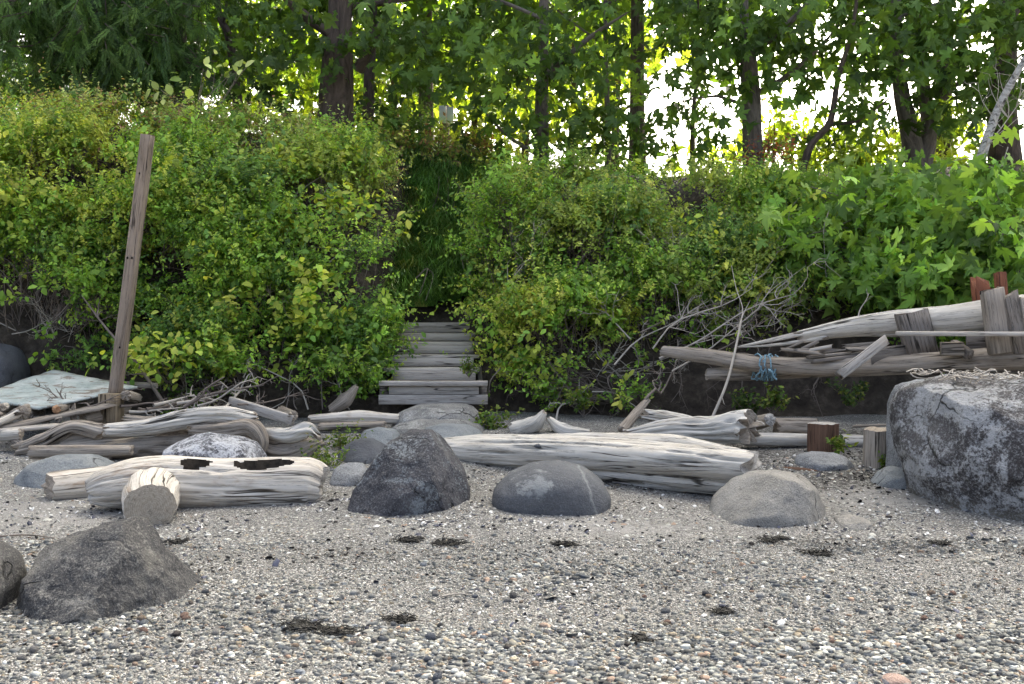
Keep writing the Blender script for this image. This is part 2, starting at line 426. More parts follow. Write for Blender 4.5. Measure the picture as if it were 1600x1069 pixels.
M['maple'] = leaf_mat('maple_leaf', .42, (1.5, 1.5, .55))
M['needle'] = leaf_mat('cedar_frond', .2, (1.4, 1.4, .4))
M['grass'] = leaf_mat('horsetail_blade', .2, (1.3, 1.4, .5))
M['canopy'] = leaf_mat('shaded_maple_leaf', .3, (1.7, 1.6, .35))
M['gravel'] = attr_mat('gravel_stone')
M['shell'] = attr_mat('shell', .45)
M['weed'] = plain_mat('seaweed', (.012, .011, .010), .4, .5, 30)
def bark_mat(name, a, b_):
    m, nt, b = new_mat(name); v = uvco(nt)
    n = noise(nt, mapping(nt, v, (9, 2.2, 1)), 1.5, 8, .7, .8)
    nt.links.new(ramp(nt, n, [(.32, b_), (.66, a)]), b.inputs['Base Color']); bump(nt, b, n, 1, .05); return m
M['bark'] = bark_mat('tree_bark', (.13, .10, .08), (.035, .027, .022))
M['bark_grey'] = bark_mat('grey_bark', (.20, .175, .15), (.06, .05, .043))
def birch_mat():
    m, nt, b = new_mat('white_bark'); v = uvco(nt)
    n = noise(nt, mapping(nt, v, (3, 12, 1)), 1.5, 6, .7, .5)
    nt.links.new(ramp(nt, n, [(.38, (.06, .055, .05)), (.5, (.38, .37, .35)), (.7, (.55, .54, .52))]), b.inputs['Base Color']); return m
M['birch'] = birch_mat()

# soil of the bank
def soil_mat():
    m, nt, b = new_mat('bank_soil'); v = objco(nt); n = noise(nt, v, 6, 9, .7)
    nt.links.new(ramp(nt, n, [(.3, (.022, .017, .013)), (.52, (.06, .047, .036)), (.72, (.14, .115, .09))]), b.inputs['Base Color'])
    bump(nt, b, n, 1, .08); return m
M['soil'] = soil_mat()
def beach_mat():
    m, nt, b = new_mat('shell_sand'); v = objco(nt)
    gr = nd(nt, 'ShaderNodeAttribute', attribute_name='col').outputs['Color']
    grf = nd(nt, 'ShaderNodeSeparateColor', {0: gr}).outputs[0]
    fine = noise(nt, v, 240, 3, .7); md = noise(nt, v, 3, 6, .6)
    sand = ramp(nt, mth(nt, 'ADD', mth(nt, 'MULTIPLY', fine, .5), mth(nt, 'MULTIPLY', md, .5)), [(.33, (.15, .144, .135)), (.52, (.27, .26, .245)), (.68, (.38, .368, .35))])
    def cells(sc):
        vo = nd(nt, 'ShaderNodeTexVoronoi', {'Vector': v, 'Scale': sc, 'Randomness': 1.0})
        h = nd(nt, 'ShaderNodeSeparateColor', {0: vo.outputs['Color']})
        cc = ramp(nt, h.outputs[0], [(0, (.05, .052, .058)), (.2, (.12, .118, .114)), (.45, (.20, .195, .182)), (.7, (.30, .284, .255)), (.9, (.54, .525, .50))])
        return mixc(nt, ramp(nt, vo.outputs['Distance'], [(.45, 0.0), (.75, .8)]), cc, (.05, .045, .04)), vo.outputs['Distance']
    c1, d1 = cells(85); c2, d2 = cells(150)
    mx = ramp(nt, noise(nt, v, 5, 4), [(.42, 0.0), (.58, 1.0)])
    cg = mixc(nt, mx, c1, c2)
    dn = ramp(nt, mth(nt, 'ADD', grf, mth(nt, 'MULTIPLY', mth(nt, 'SUBTRACT', noise(nt, v, 12, 5, .7), .5), 1.1)), [(.36, 0.0), (.6, 1.0)])
    c = mixc(nt, dn, sand, cg)
    # scattered dark weed bits
    wr = nd(nt, 'ShaderNodeSeparateColor', {0: gr}).outputs[1]
    wf = ramp(nt, mth(nt, 'ADD', mth(nt, 'MULTIPLY', wr, .38), noise(nt, v, 22, 6, .75)), [(.68, 0.0), (.74, .85)])
    c = mixc(nt, wf, c, (.03, .027, .025))
    nt.links.new(c, b.inputs['Base Color'])
    h = mth(nt, 'SUBTRACT', mth(nt, 'ADD', mth(nt, 'MULTIPLY', fine, .3), noise(nt, v, 30, 5)), mth(nt, 'MULTIPLY', mth(nt, 'MULTIPLY', d1, dn), .9))
    bump(nt, b, h, .8, .012); return m
M['beach'] = beach_mat()

# ================================================================ THE SETTING
STX = -0.93                        # the stairs' gully
def gravel_amount(x, y):
    q = np.stack([x*.9, y*1.3, x*0], 1)
    base = np.interp(y, [3, 5.6, 6.1, 6.6, 7.6, 9, 12], [1, .98, .86, .70, .70, .80, .8])
    sandy = .35*np.exp(-((x-2.6)/.9)**2-((y-6.9)/.6)**2)+.3*np.exp(-((x+3.0)/.8)**2-((y-6.2)/.6)**2)+.3*np.exp(-((x-.7)/.8)**2-((y-6.15)/.3)**2)
    return np.clip(base-sandy+.28*fbm(q, 31, 4), 0, 1)
def wrack_amount(x, y):
    q = np.stack([x*1.1, y*2.2, x*0], 1)
    w = np.exp(-((y-5.75-.15*np.sin(x*1.3))/.25)**2)*.5+np.exp(-((y-7.5)/.5)**2)*.75*np.exp(-((x-1)/2.2)**2)+.3*np.exp(-((y-9.2)/1)**2)+.55*np.exp(-((y-8.7)/.9)**2)*np.clip(x-.3, 0, 1)
    return np.clip(w*(.7+.6*fbm(q, 77, 3))+.1, 0, 1)
xs = np.concatenate([[-70, -40, -22, -14, -10, -8], np.arange(-6.5, 6.51, .075), [8, 10, 14, 22, 40, 70]])
ys = np.concatenate([[-70, -40, -20, -8, -2, 1], np.arange(2.6, 11.4, .075)])
X, Y = np.meshgrid(xs, ys); x_, y_ = X.ravel(), Y.ravel()
Z = ground_z(x_, y_)
ga, wa = gravel_amount(x_, y_), wrack_amount(x_, y_)
nx, ny = len(xs), len(ys)
i = (np.arange(ny-1)[:, None]*nx+np.arange(nx-1)[None]).ravel()
beach = kind(build('beach', np.stack([x_, y_, Z], 1), np.stack([i, i+1, i+nx+1, i+nx], 1), M['beach'],
                   colr=np.stack([ga, wa, ga*0], 1), origin=(0, 0, 0)), 'structure')

def bank_profile(x):
    x = np.asarray(x, float)
    yb = 10.75+.22*vnoise(np.stack([x*.7, x*0, x*0], 1), 3)
    ya = [-.55, -.2, .04, .22, .7, 1.5, 2.3, 3.6, 8, 40, 190]; za = [-.02, .16, .62, .95, 1.35, 2.15, 2.85, 3.15, 3.3, 3.4, 3.6]
    yg = [-.35, -.3, .35, .75, 1.3, 2.2, 3.3, 4.2, 8, 40, 190]; zg = [.0, .3, .62, .85, 1.12, 1.8, 2.7, 3.15, 3.3, 3.4, 3.6]
    return yb, np.array(ya), np.array(za), np.array(yg), np.array(zg)
bx = np.concatenate([[-70, -40, -25, -16, -12], np.arange(-9, 9.01, .12), [12, 16, 25, 40, 70]])
yb, ya, za, yg, zg = bank_profile(bx)
s0 = np.arange(len(ya)); ss = np.unique(np.concatenate([np.linspace(0, 8, 57), [9, 10]]))
wg = np.exp(-np.abs((bx-STX)/.62)**4)
VB = []
for k, sv in enumerate(ss):
    y1, z1 = np.interp(sv, s0, ya), np.interp(sv, s0, za); y2, z2 = np.interp(sv, s0, yg), np.interp(sv, s0, zg)
    yy = yb+y1*(1-wg)+y2*wg; zz = z1*(1-wg)+z2*wg+.14
    hi = np.interp(bx, [-6, -2, 0, 3, 8], [.75, .45, .1, 0, .2]); zz = zz+hi*np.interp(z1, [1.2, 2.9], [0, 1])
    q = np.stack([bx*1.6, yy*1.6, zz*1.6], 1); nn_ = fbm(q, 12, 4)
    VB.append(np.stack([bx, yy+.26*nn_*min(1, sv), zz+.10*fbm(q+9, 14, 3)*min(1, sv)-(.5 if sv == 0 else 0)], 1))
VB = np.vstack(VB); nb = len(bx)
i = (np.arange(len(ss)-1)[:, None]*nb+np.arange(nb-1)[None]).ravel()
bank = kind(build('bank', VB, np.stack([i, i+1, i+nb+1, i+nb], 1), M['soil'], origin=(0, 0, 0)), 'structure')
def bank_top(x): return float(np.interp(x, [-6, -2, 0, 3, 8], [.75, .45, .1, 0, .2]))+3.35

# ---------------------------------------------------------------- gravel on the beach
PCOL = np.array([(.30, .295, .285), (.22, .22, .225), (.40, .385, .365), (.13, .14, .165), (.66, .645, .62), (.36, .30, .235),
                 (.36, .26, .21), (.095, .095, .10), (.50, .46, .40), (.26, .26, .24), (.45, .31, .24)])
PCOL = PCOL*np.array([.97, .985, .93])*.76
PW = np.array([.2, .16, .18, .09, .12, .06, .03, .06, .05, .04, .01]); PW /= PW.sum()
def dome(k=6, rings=((1.0, -.25), (.86, .38))):
    th = np.arange(k)*2*np.pi/k; V = []
    for r, z in rings: V += [(r*math.cos(t+z), r*math.sin(t+z), z) for t in th]
    V.append((0, 0, .62)); F = []
    for a in range(len(rings)-1):
        for j in range(k):
            b0, b1 = a*k+j, a*k+(j+1) % k; F += [(b0, b1, b1+k), (b0, b1+k, b0+k)]
    a = (len(rings)-1)*k
    F += [(a+j, a+(j+1) % k, len(V)-1) for j in range(k)]
    return np.array(V), np.array(F)
def scatter(pos, rad, colr, T, F, flat, tilt=.35):
    n = len(pos); k = len(T)
    a = rng.uniform(0, 2*np.pi, n); ca, sa = np.cos(a), np.sin(a)
    el = rng.uniform(.65, 1.0, n)
    v = T[None]*(1+.16*rng.normal(size=(n, k, 1)))
    x = v[..., 0]*rad[:, None]; y = v[..., 1]*(rad*el)[:, None]; z = v[..., 2]*(rad*flat)[:, None]
    tx = rng.normal(0, tilt, (n, 1)); z = z+tx*x*.6
    W = np.stack([x*ca[:, None]-y*sa[:, None]+pos[:, 0:1], x*sa[:, None]+y*ca[:, None]+pos[:, 1:2], z+pos[:, 2:3]], -1)
    return W.reshape(-1, 3), (F[None]+(np.arange(n)*k)[:, None, None]).reshape(-1, 3), np.repeat(colr, k, 0)
def view_points(n, y0, y1, margin=.25):
    y = np.sqrt(rng.uniform(y0**2, y1**2, n)); x = rng.uniform(-1, 1, n)*(y*.515+margin); return x, y
def pebble_layer(n, y0, y1, dmean, dsd, keep):
    x, y = view_points(n, y0, y1); g = gravel_amount(x, y)
    k = rng.uniform(0, 1, n) < np.clip(g*keep, 0, 1); x, y = x[k], y[k]
    r = (np.exp(rng.normal(math.log(dmean/2), dsd, len(x)))*np.exp(.8*fbm(np.stack([x*.8+4, y*1.9, x*0], 1), 123, 3))).clip(.003, .028)
    pos = np.stack([x, y, ground_z(x, y)+r*.05], 1)
    c = PCOL[rng.choice(len(PCOL), len(x), p=PW)]*np.exp(rng.normal(0, .24, (len(x), 1))+.35*fbm(np.stack([x*1.3, y*2.6+9, x*0], 1), 321, 4)[:, None])
    return pos, r, c
Ls = [pebble_layer(16000, 3.3, 4.5, .0195, .42, 1.0), pebble_layer(36000, 4.4, 5.9, .0118, .42, .95), pebble_layer(30000, 5.8, 8.4, .0125, .42, .75), pebble_layer(3500, 3.3, 6, .030, .3, .5)]
gp = []; gb = 0
for l, dm in zip(Ls, (dome(6), dome(4), dome(6, ((1.0, -.05),)), dome(6))):
    V, F, C = scatter(*l, *dm, rng.uniform(.5, .95, len(l[0]))); gp.append((V, F+gb, C)); gb += len(V)
V, F, C = (np.vstack([g[k] for g in gp]) for k in range(3))
kind(build('gravel', V, F, M['gravel'], beach, colr=C, origin=(0, 0, 0)), 'stuff')
# the largest stones, each one a piece of its own
PM = []
for q, c in enumerate([(.30, .29, .28), (.20, .205, .215), (.42, .40, .375), (.15, .165, .20), (.64, .62, .59), (.36, .28, .21), (.10, .10, .105), (.34, .22, .17)]):
    PM.append(rock_mat('pebble_%d' % q, tuple(t*.75 for t in c), c, tuple(min(.8, t*1.2) for t in c), speck=.2, grain=220, pscale=20))
shapes = []
V0, F0 = ico(2)
for q in range(6):
    e = np.array([1, rng.uniform(.65, .9), rng.uniform(.5, .75)])
    shapes.append(V0*e*(1+.13*fbm(V0*1.4+q*9, q, 3))[:, None])
pmesh = {}
for q in range(6):
    for w in range(8):
        me = bpy.data.meshes.new('pebble'); me.from_pydata(shapes[q].tolist(), [], F0.tolist()); me.materials.append(PM[w])
        me.polygons.foreach_set('use_smooth', np.ones(len(F0), bool)); pmesh[q, w] = me
x, y = view_points(300, 3.45, 5.0, 0)
for q in range(300):
    if q == 0: p0 = G(673, 998); x[q], y[q] = p0[0], p0[1]
    w = 3 if q == 0 else int(rng.choice(8, p=[.24, .17, .2, .1, .12, .06, .08, .03]))
    o = bpy.data.objects.new('pebble', pmesh[int(rng.integers(6)), w]); col.objects.link(o); o.parent = beach
    r = .026 if q == 0 else float(np.exp(rng.normal(math.log(.0155), .22)))
    o.location = (x[q], y[q], gz(x[q], y[q])+r*.3); o.scale = (r, r, r); o.rotation_euler = (rng.normal(0, .2), rng.normal(0, .2), rng.uniform(0, 6.28))

# crushed shells: pale chips and blue mussel halves
def shells(n, y0, y1, r0, keepf):
    x, y = view_points(n, y0, y1); w = keepf(x, y); k = rng.uniform(0, 1, n) < w; x, y = x[k], y[k]
    m = rng.uniform(0, 1, len(x)) < .3
    c = np.where(m[:, None], np.array([[.05, .052, .072]])*np.exp(rng.normal(0, .5, (len(x), 1))), np.array([[.74, .73, .71]])*rng.uniform(.7, 1.05, (len(x), 1)))
    r = np.where(m, r0*1.4, r0)*np.exp(rng.normal(0, .35, len(x)))
    return np.stack([x, y, ground_z(x, y)+.004], 1), r, c
clus = lambda x, y: np.clip(.15+1.1*fbm(np.stack([x*1.6, y*1.6, x*0], 1), 91, 3), 0.03, 1)*np.where(y < 4.4, .5, 1)
p1, r1, c1 = shells(20000, 3.6, 8.8, .008, clus)
V, F, C = scatter(p1, r1, c1, *dome(6, ((1.0, 0), (.7, .28))), rng.uniform(.3, .6, len(p1)), .9)
kind(build('shell_litter', V, F, M['shell'], beach, colr=C, origin=(0, 0, 0)), 'stuff')
# dark wrack crumbs
x, y = view_points(26000, 3.6, 9.5); k = rng.uniform(0, 1, len(x)) < np.clip(wrack_amount(x, y)**1.6*1.0*np.clip(.4+1.4*fbm(np.stack([x*3, y*5, x*0], 1), 55, 3), 0, 1)+.035, 0, 1)
x, y = x[k], y[k]; r = np.exp(rng.normal(math.log(.009), .45, len(x)))
V, F, C = scatter(np.stack([x, y, ground_z(x, y)+.004], 1), r, np.array([[.03, .026, .024]])*np.exp(rng.normal(0, .4, (len(x), 1))), *dome(5), rng.uniform(.3, .7, len(x)), .8)
kind(build('seaweed_litter', V, F, M['gravel'], beach, colr=C, origin=(0, 0, 0)), 'stuff')

# ---------------------------------------------------------------- leaves
def leaf_simple():
    return np.array([(0, 0, 0), (-.27, .45, .05), (0, 1, -.10), (.27, .45, .05)]), np.array([(0, 3, 2), (0, 2, 1)])
def leaf_oval():
    V = np.array([(0, 0, 0), (-.25, .22, .05), (-.33, .5, .06), (-.2, .8, .0), (0, 1, -.12), (.2, .8, .0), (.33, .5, .06), (.25, .22, .05), (0, .45, 0)])
    return V, np.array([(8, (j+1) % 8, j) for j in range(8)])
def leaf_hex():
    V = np.array([(0, 0, 0), (-.31, .38, .05), (-.2, .78, .0), (0, 1, -.12), (.2, .78, .0), (.31, .38, .05)])
    return V, np.array([(0, 5, 1), (5, 4, 1), (4, 2, 1), (4, 3, 2)])
def leaf_maple(fine=True):
    h = [(0, 0), (.16, -.10), (.45, -.06), (.35, .06), (.19, .15), (.40, .25), (.74, .42), (.53, .46), (.43, .58), (.19, .45), (.25, .66), (.12, .80), (0, 1.0)] if fine else [(.0, 0), (.44, -.04), (.22, .16), (.72, .43), (.21, .46), (.18, .74), (0, 1.0)]
    o = h+[(-a, b) for a, b in h[-2:0:-1]]
    V = np.array([(a, b, 0) for a, b in o]+[(0, .3, 0)], float)
    V[:, 2] = .06*np.abs(V[:, 0])*2-.35*(V[:, 0]**2)-.25*np.maximum(V[:, 1]-.3, 0)**2
    n = len(o); return V, np.array([(n, j, (j+1) % n) for j in range(n)])
def unit(v): return v/(np.linalg.norm(v, axis=-1, keepdims=True)+1e-9)
def place_leaves(T, F, pos, d, nrm, size, colr, curl=0.0):
    d = unit(d); x = unit(np.cross(d, nrm)); n = np.cross(x, d)
    tz = np.repeat(T[None, :, 2], len(pos), 0)
    if curl:   # each leaf folds along its midrib and curls by its own amount
        tz = tz+rng.uniform(-.1, .9, (len(pos), 1))*curl*np.abs(T[None, :, 0])-rng.uniform(-.1, 1.0, (len(pos), 1))*curl*(T[None, :, 0]**2+(T[None, :, 1]-.2)**2)
    W = pos[:, None]+size[:, None, None]*(T[None, :, 0:1]*x[:, None]+T[None, :, 1:2]*d[:, None]+tz[..., None]*n[:, None])
    k = len(T)
    return W.reshape(-1, 3), (F[None]+(np.arange(len(pos))*k)[:, None, None]).reshape(-1, F.shape[1]), np.repeat(colr, k, 0)
GREENS = {'fresh': ((.085, .160, .022), (.150, .215, .035), (.055, .115, .020)), 'yellow': ((.145, .185, .030), (.20, .225, .045), (.09, .14, .022)),
          'olive': ((.11, .155, .032), (.15, .19, .042), (.075, .11, .026)), 'deep': ((.045, .095, .020), (.07, .13, .026), (.028, .062, .015)),
          'pale': ((.14, .185, .055), (.19, .23, .085), (.09, .14, .035)), 'maple': ((.075, .145, .030), (.12, .195, .045), (.05, .10, .022)),
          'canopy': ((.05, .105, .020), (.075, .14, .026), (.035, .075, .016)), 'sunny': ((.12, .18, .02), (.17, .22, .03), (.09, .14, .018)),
          'brown': ((.13, .085, .045), (.17, .12, .06), (.08, .05, .03)), 'red': ((.11, .035, .02), (.14, .05, .025), (.07, .022, .015))}
def palette(name, n, sd=.18):
    p = np.array(GREENS[name]); c = p[rng.choice(3, n, p=[.5, .25, .25])]
    return c*2.35*np.array([1.08, 1.0, 1.0])*np.exp(rng.normal(0, sd, (n, 1)))

def to_px(V):
    c, s_ = math.cos(PITCH), math.sin(PITCH); y = V[:, 1]*c-(V[:, 2]-CAMZ)*s_; z = V[:, 1]*s_+(V[:, 2]-CAMZ)*c
    return CX+V[:, 0]/y*FPX, CY-z/y*FPX
# bare hollows in the thicket where twigs and soil show
HOLLOWS = [(70, 505, 130, 55), (30, 420, 60, 25), (430, 462, 120, 16), (320, 600, 100, 28), (480, 545, 60, 18), (800, 345, 24, 45), (835, 440, 35, 22), (1040, 405, 55, 26), (1110, 525, 140, 58), (960, 568, 110, 28), (880, 592, 80, 20), (470, 300, 40, 22), (200, 350, 60, 16), (560, 420, 30, 20), (900, 390, 40, 16), (1230, 420, 50, 20), (760, 560, 30, 40)]
def hollow_cut(p, keep=.12):
    qx, qy = to_px(p); n_ = fbm(np.stack([qx*.03, qy*.05, qx*0], 1), 17, 3); k = np.ones(len(p), bool); u = rng.uniform(0, 1, len(p))
    for (x, y, rx, ry) in HOLLOWS: k &= ~((((qx-x)/rx)**2+((qy-y)/ry)**2 < 1+.8*n_) & (u > keep))
    k &= (fbm(p*np.array([1.0, .5, 2.1])+5, 777, 3) > -.13) | (u < .1)
    return p[k]
def blob_points(c, rad, n, seed, shell=.45, front=True, gap=.0, gscale=2.6):
    """sprig origins in flat layered sprays spread over an uneven blob, with gaps where a 3-D noise is low"""
    per = 9; out = []; need = n; it = 0
    while need > 0 and it < 10:
        m = int(need*1.6/per)+12; it += 1
        v = unit(rng.normal(size=(m, 3)))
        if front: v = v[(v[:, 1] < .35) & (v[:, 2] > -.8)]
        k = 1+.34*fbm(v*1.9+seed*5.1, seed, 4)+.22*fbm(v*5.5+seed*2.7, seed+5, 3)
        r = (1-shell*rng.uniform(0, 1, len(v))**1.8)*k
        p = v*r[:, None]*rad+c
        if gap: p = p[fbm(p*gscale+seed, seed+40, 3) > (gap-.5)*.8-.02]
        if not len(p): continue
        w = rng.uniform(.5, 1.5, (len(p), 1, 1)); p = (p[:, None]+rng.normal(0, 1, (len(p), per, 3))*np.array([.12, .09, .045])*w).reshape(-1, 3)
        p = p[p[:, 2] > ground_z(p[:, 0], p[:, 1])+.05]
        if gap: p = hollow_cut(p)
        out.append(p[:need]); need -= len(out[-1])
    return np.vstack(out)
def sprig_leaves(c, origins, pal, per, length, size, T, F, up=.35, spread=.8, accent=None, acc_p=.0, patch=None, drop=0.0):
    n = len(origins)
    out = unit(origins-c); sd = unit(out*.7+rng.normal(0, .65, (n, 3))+np.array([0, -.25, up]))
    L = length*rng.uniform(.6, 1.3, n)*np.where(rng.uniform(0, 1, n) < .13, rng.uniform(1.6, 2.8, n), 1)
    pc = palette(pal, n, .2)
    if patch: # whole sprigs of another tone, in patches
        f = fbm(origins*1.7+3, 71, 3) > .08; pc[f] = palette(patch, int(f.sum()), .2)
    Ps, Ds, Ns, Ss, Cs = [], [], [], [], []
    for k in range(per):
        f = (k+.3+rng.uniform(0, .7, n))/per
        side = unit(rng.normal(size=(n, 3))); side = unit(side-sd*np.sum(side*sd, 1, keepdims=True))
        p = origins+sd*(L*f)[:, None]-np.array([0, 0, 1])*(drop*L*f**2)[:, None]
        Ps.append(p); Ds.append(sd*.45+side*spread+np.array([0, 0, -.15])); Ns.append(np.array([0, -.6, 1.])+rng.normal(0, .42, (n, 3)))
        Ss.append(size*rng.uniform(.6, 1.35, n)); cl = pc*np.exp(rng.normal(0, .13, (n, 1)))
        if accent is not None:
            m = rng.uniform(0, 1, n) < acc_p; cl[m] = palette(accent, int(m.sum()))
        Cs.append(cl)
    return place_leaves(T, F, np.vstack(Ps), np.vstack(Ds), np.vstack(Ns), np.concatenate(Ss), np.vstack(Cs)), sd, L
def join(parts):
    Vs, Fs, Cs, b = [], [], [], 0
    for V, F, C in parts: Vs.append(V); Fs.append(F+b); Cs.append(C); b += len(V)
    return np.vstack(Vs), np.vstack(Fs), np.vstack(Cs)
def px_blob(cx, cy, rx, ry, d, dr): return P(cx, cy, d), np.array([rx*m_per_px(d), dr, ry*m_per_px(d)])

LH = leaf_hex()
LU = (np.array([(0, -.1, 0), (-.6, .4, .03), (0, 1, -.1), (.6, .4, .03)]), np.array([(0, 3, 2), (0, 2, 1)]))
LS, LO, LMF, LMC = leaf_simple(), leaf_oval(), leaf_maple(True), leaf_maple(False)
def shrub(label, blob, pal='fresh', dens=.54, size=.047, per=13, length=.22, gap=.5, accent='olive', acc_p=.06, patch=None, seed=1, leaf=None, twigs=90, name='shrub', cat='shrub', group='shrubs on the bank', twig_mat='twig', up=.35, base=None, drop=0.0):
    c, rad = px_blob(*blob); area = math.pi*blob[2]*blob[3]
    n = max(30, int(area*dens/per)); pts = blob_points(c, rad, n, seed, gap=gap)
    b = np.array([c[0], c[1]+rad[1]*.4, max(gz(c[0], c[1]), c[2]-rad[2]*.95)]) if base is None else np.asarray(base)
    root = empty(name, b); tag(root, label, cat, group)
    T, F = leaf or LS
    (V, F2, C), sd, L = sprig_leaves(c, pts, pal, per, length, size, T, F, accent=accent, acc_p=acc_p, patch=patch, up=up, drop=drop)
    fs = [F2]; Vs = [V]; Cs = [C]
    if leaf is None and pal != 'red':      # a second, broader-leaved species grows through it
        m_ = max(6, int(n*rng.uniform(.05, .14))); q_ = pts[rng.choice(len(pts), min(m_, len(pts)), replace=False)]+unit(np.array([[0, -1, .3]]))*.05
        (V3, F3, C3), _, _ = sprig_leaves(c, q_, ['fresh', 'yellow', 'deep', 'fresh'][seed % 4], 7, .26, .078, LH[0], LH[1], up=.5, spread=1.0)
        fs.append(F3+len(V)); Vs.append(V3); Cs.append(C3)
    build('foliage', np.vstack(Vs), fs, M['leaf'], root, colr=np.vstack(Cs), smooth=True)
    tw = []
    for q in range(twigs):
        e = pts[rng.integers(len(pts))]; s = b+np.array([rng.normal(0, rad[0]*.3), rng.normal(0, .1), 0])
        s = s+(e-s)*rng.uniform(0, .55)
        tw.append((wig(s, e+unit(e-c)*.05, 6, .09), .008*rng.uniform(.5, 1.3), .0025))
    for q in rng.choice(len(pts), min(len(pts), 260), replace=False):
        tw.append((np.stack([pts[q], pts[q]+sd[q]*L[q]*.5, pts[q]+sd[q]*L[q]]), .0028, .0014))
    Vt, Ft = thin(tw, 3); build('stems', Vt, Ft, M[twig_mat], root)
    return root

SH = [
 ('dense green shrub at the far left edge, above the blue sheet', (40, 330, 170, 130, 11.7, .7), 'fresh', dict(patch='yellow', gap=.42)),
 ('pale brown-tipped spirea along the top of the left bank, under the cedar', (120, 250, 220, 85, 12.6, .8), 'pale', dict(accent='brown', acc_p=.22, patch='yellow')),
 ('brown-speckled spirea on top of the left bank beside the thick trunk', (400, 275, 200, 80, 12.7, .8), 'pale', dict(accent='brown', acc_p=.16, patch='fresh')),
 ('bright yellow-green shrub right behind the leaning post', (270, 330, 140, 110, 11.6, .7), 'yellow', dict(patch='fresh', gap=.45)),
 ('airy grey-green shrub high on the left bank near the gully', (525, 315, 88, 105, 12.1, .6), 'olive', dict(patch='fresh', gap=.5)),
 ('leafy green shrub in the middle of the left bank, right of the post', (400, 410, 150, 130, 11.3, .6), 'fresh', dict(patch='deep', gap=.5)),
 ('deep green shrub hanging over the left edge of the wooden stairs', (530, 480, 78, 125, 11.1, .45), 'fresh', dict(patch='deep', gap=.42)),
 ('dark sparse shrub in the hollow left of the leaning post', (80, 480, 150, 105, 11.2, .5), 'deep', dict(patch='fresh', gap=.6, twigs=220, dens=.32)),
 ('low green shrub with bare stems behind the white plank', (390, 560, 150, 70, 10.8, .4), 'fresh', dict(patch='deep', gap=.55, twigs=160)),
 ('small green shrub at the foot of the bank beside the stairs', (520, 580, 60, 42, 10.7, .3), 'fresh', dict(gap=.45)),
 ('upright green shrub at the right edge of the gully', (802, 400, 52, 115, 11.7, .45), 'fresh', dict(patch='yellow', gap=.45)),
 ('yellow-green shrub along the top of the bank between gully and slender trunk', (880, 330, 130, 70, 12.5, .6), 'olive', dict(patch='fresh', gap=.5)),
 ('dense fine-leaved shrub on the bank top below the grey trunk', (1080, 350, 160, 75, 12.5, .7), 'fresh', dict(patch='olive', gap=.45)),
 ('twiggy shrub in the middle of the right bank', (930, 420, 140, 110, 11.6, .6), 'olive', dict(patch='fresh', gap=.6, twigs=240)),
 ('bright green shrub low on the right bank near the stairs', (865, 520, 102, 80, 11.1, .45), 'fresh', dict(patch='yellow', gap=.48, twigs=150)),
 ('loose shrub with grey dead twigs above the driftwood log', (1010, 500, 110, 90, 11.1, .5), 'olive', dict(patch='fresh', gap=.62, twigs=260)),
 ('dull green shrub behind the tangle of bleached branches', (1150, 440, 120, 85, 11.4, .5), 'olive', dict(patch='deep', gap=.6, twigs=240)),
 ('small-leaved shrub tucked under the maple boughs', (1280, 430, 100, 70, 11.4, .5), 'fresh', dict(patch='olive', gap=.55, twigs=120)),
 ('green shrub on the bank top right of the grey trunk', (1225, 335, 110, 55, 12.3, .6), 'fresh', dict(patch='olive', gap=.45)),
 ('shaded shrub below the overhanging timbers at the far right', (1500, 500, 140, 70, 11.3, .5), 'deep', dict(gap=.6)),
 ('thin shrub trailing over the dark soil right of the stairs', (940, 590, 120, 40, 10.7, .25), 'fresh', dict(gap=.7, dens=.25, twigs=160)),
]
for k, (lab, blob, pal, kw) in enumerate(SH): shrub(lab, blob, pal, seed=k+1, **kw)
# brambles: broader, brighter leaves in trailing sprays
BR = [
 ('bright bramble spray hanging in the middle of the left bank', (490, 490, 45, 60, 10.6, .2), 70),
 ('yellow-green bramble high on the left bank, right of the post top', (390, 280, 60, 60, 11.5, .3), 80),
 ('broad-leaved bramble beside the airy shrub near the gully', (520, 345, 75, 30, 11.2, .25), 75),
 ('bramble with big leaves at the foot of the leaning post', (255, 560, 30, 55, 10.2, .2), 45),
 ('bramble trailing down left of the yellow-green shrub', (370, 420, 40, 80, 10.9, .25), 70),
 ('bramble among the shrubs at the far left', (40, 340, 60, 60, 11.2, .3), 70),
]
for k, (lab, blob, n) in enumerate(BR):
    c, rad = px_blob(*blob); pts = blob_points(c, rad, n, 60+k, shell=.8)
    root = empty('bramble', c-np.array([0, 0, rad[2]])); tag(root, lab, 'bramble', 'brambles on the left bank')
    (V, F2, C), sd, L = sprig_leaves(c, pts, 'yellow', 5, .2, .085, LO[0], LO[1], accent='fresh', acc_p=.35)
    build('foliage', V, F2, M['leaf'], root, colr=C*1.1)
    tw = [(wig(c+np.array([rng.normal(0, .1), .3, -rad[2]]), pts[q], 8, .1), .005, .002) for q in range(0, len(pts), 4)]
    Vt, Ft = thin(tw, 4); build('stems', Vt, Ft, M['twig'], root)
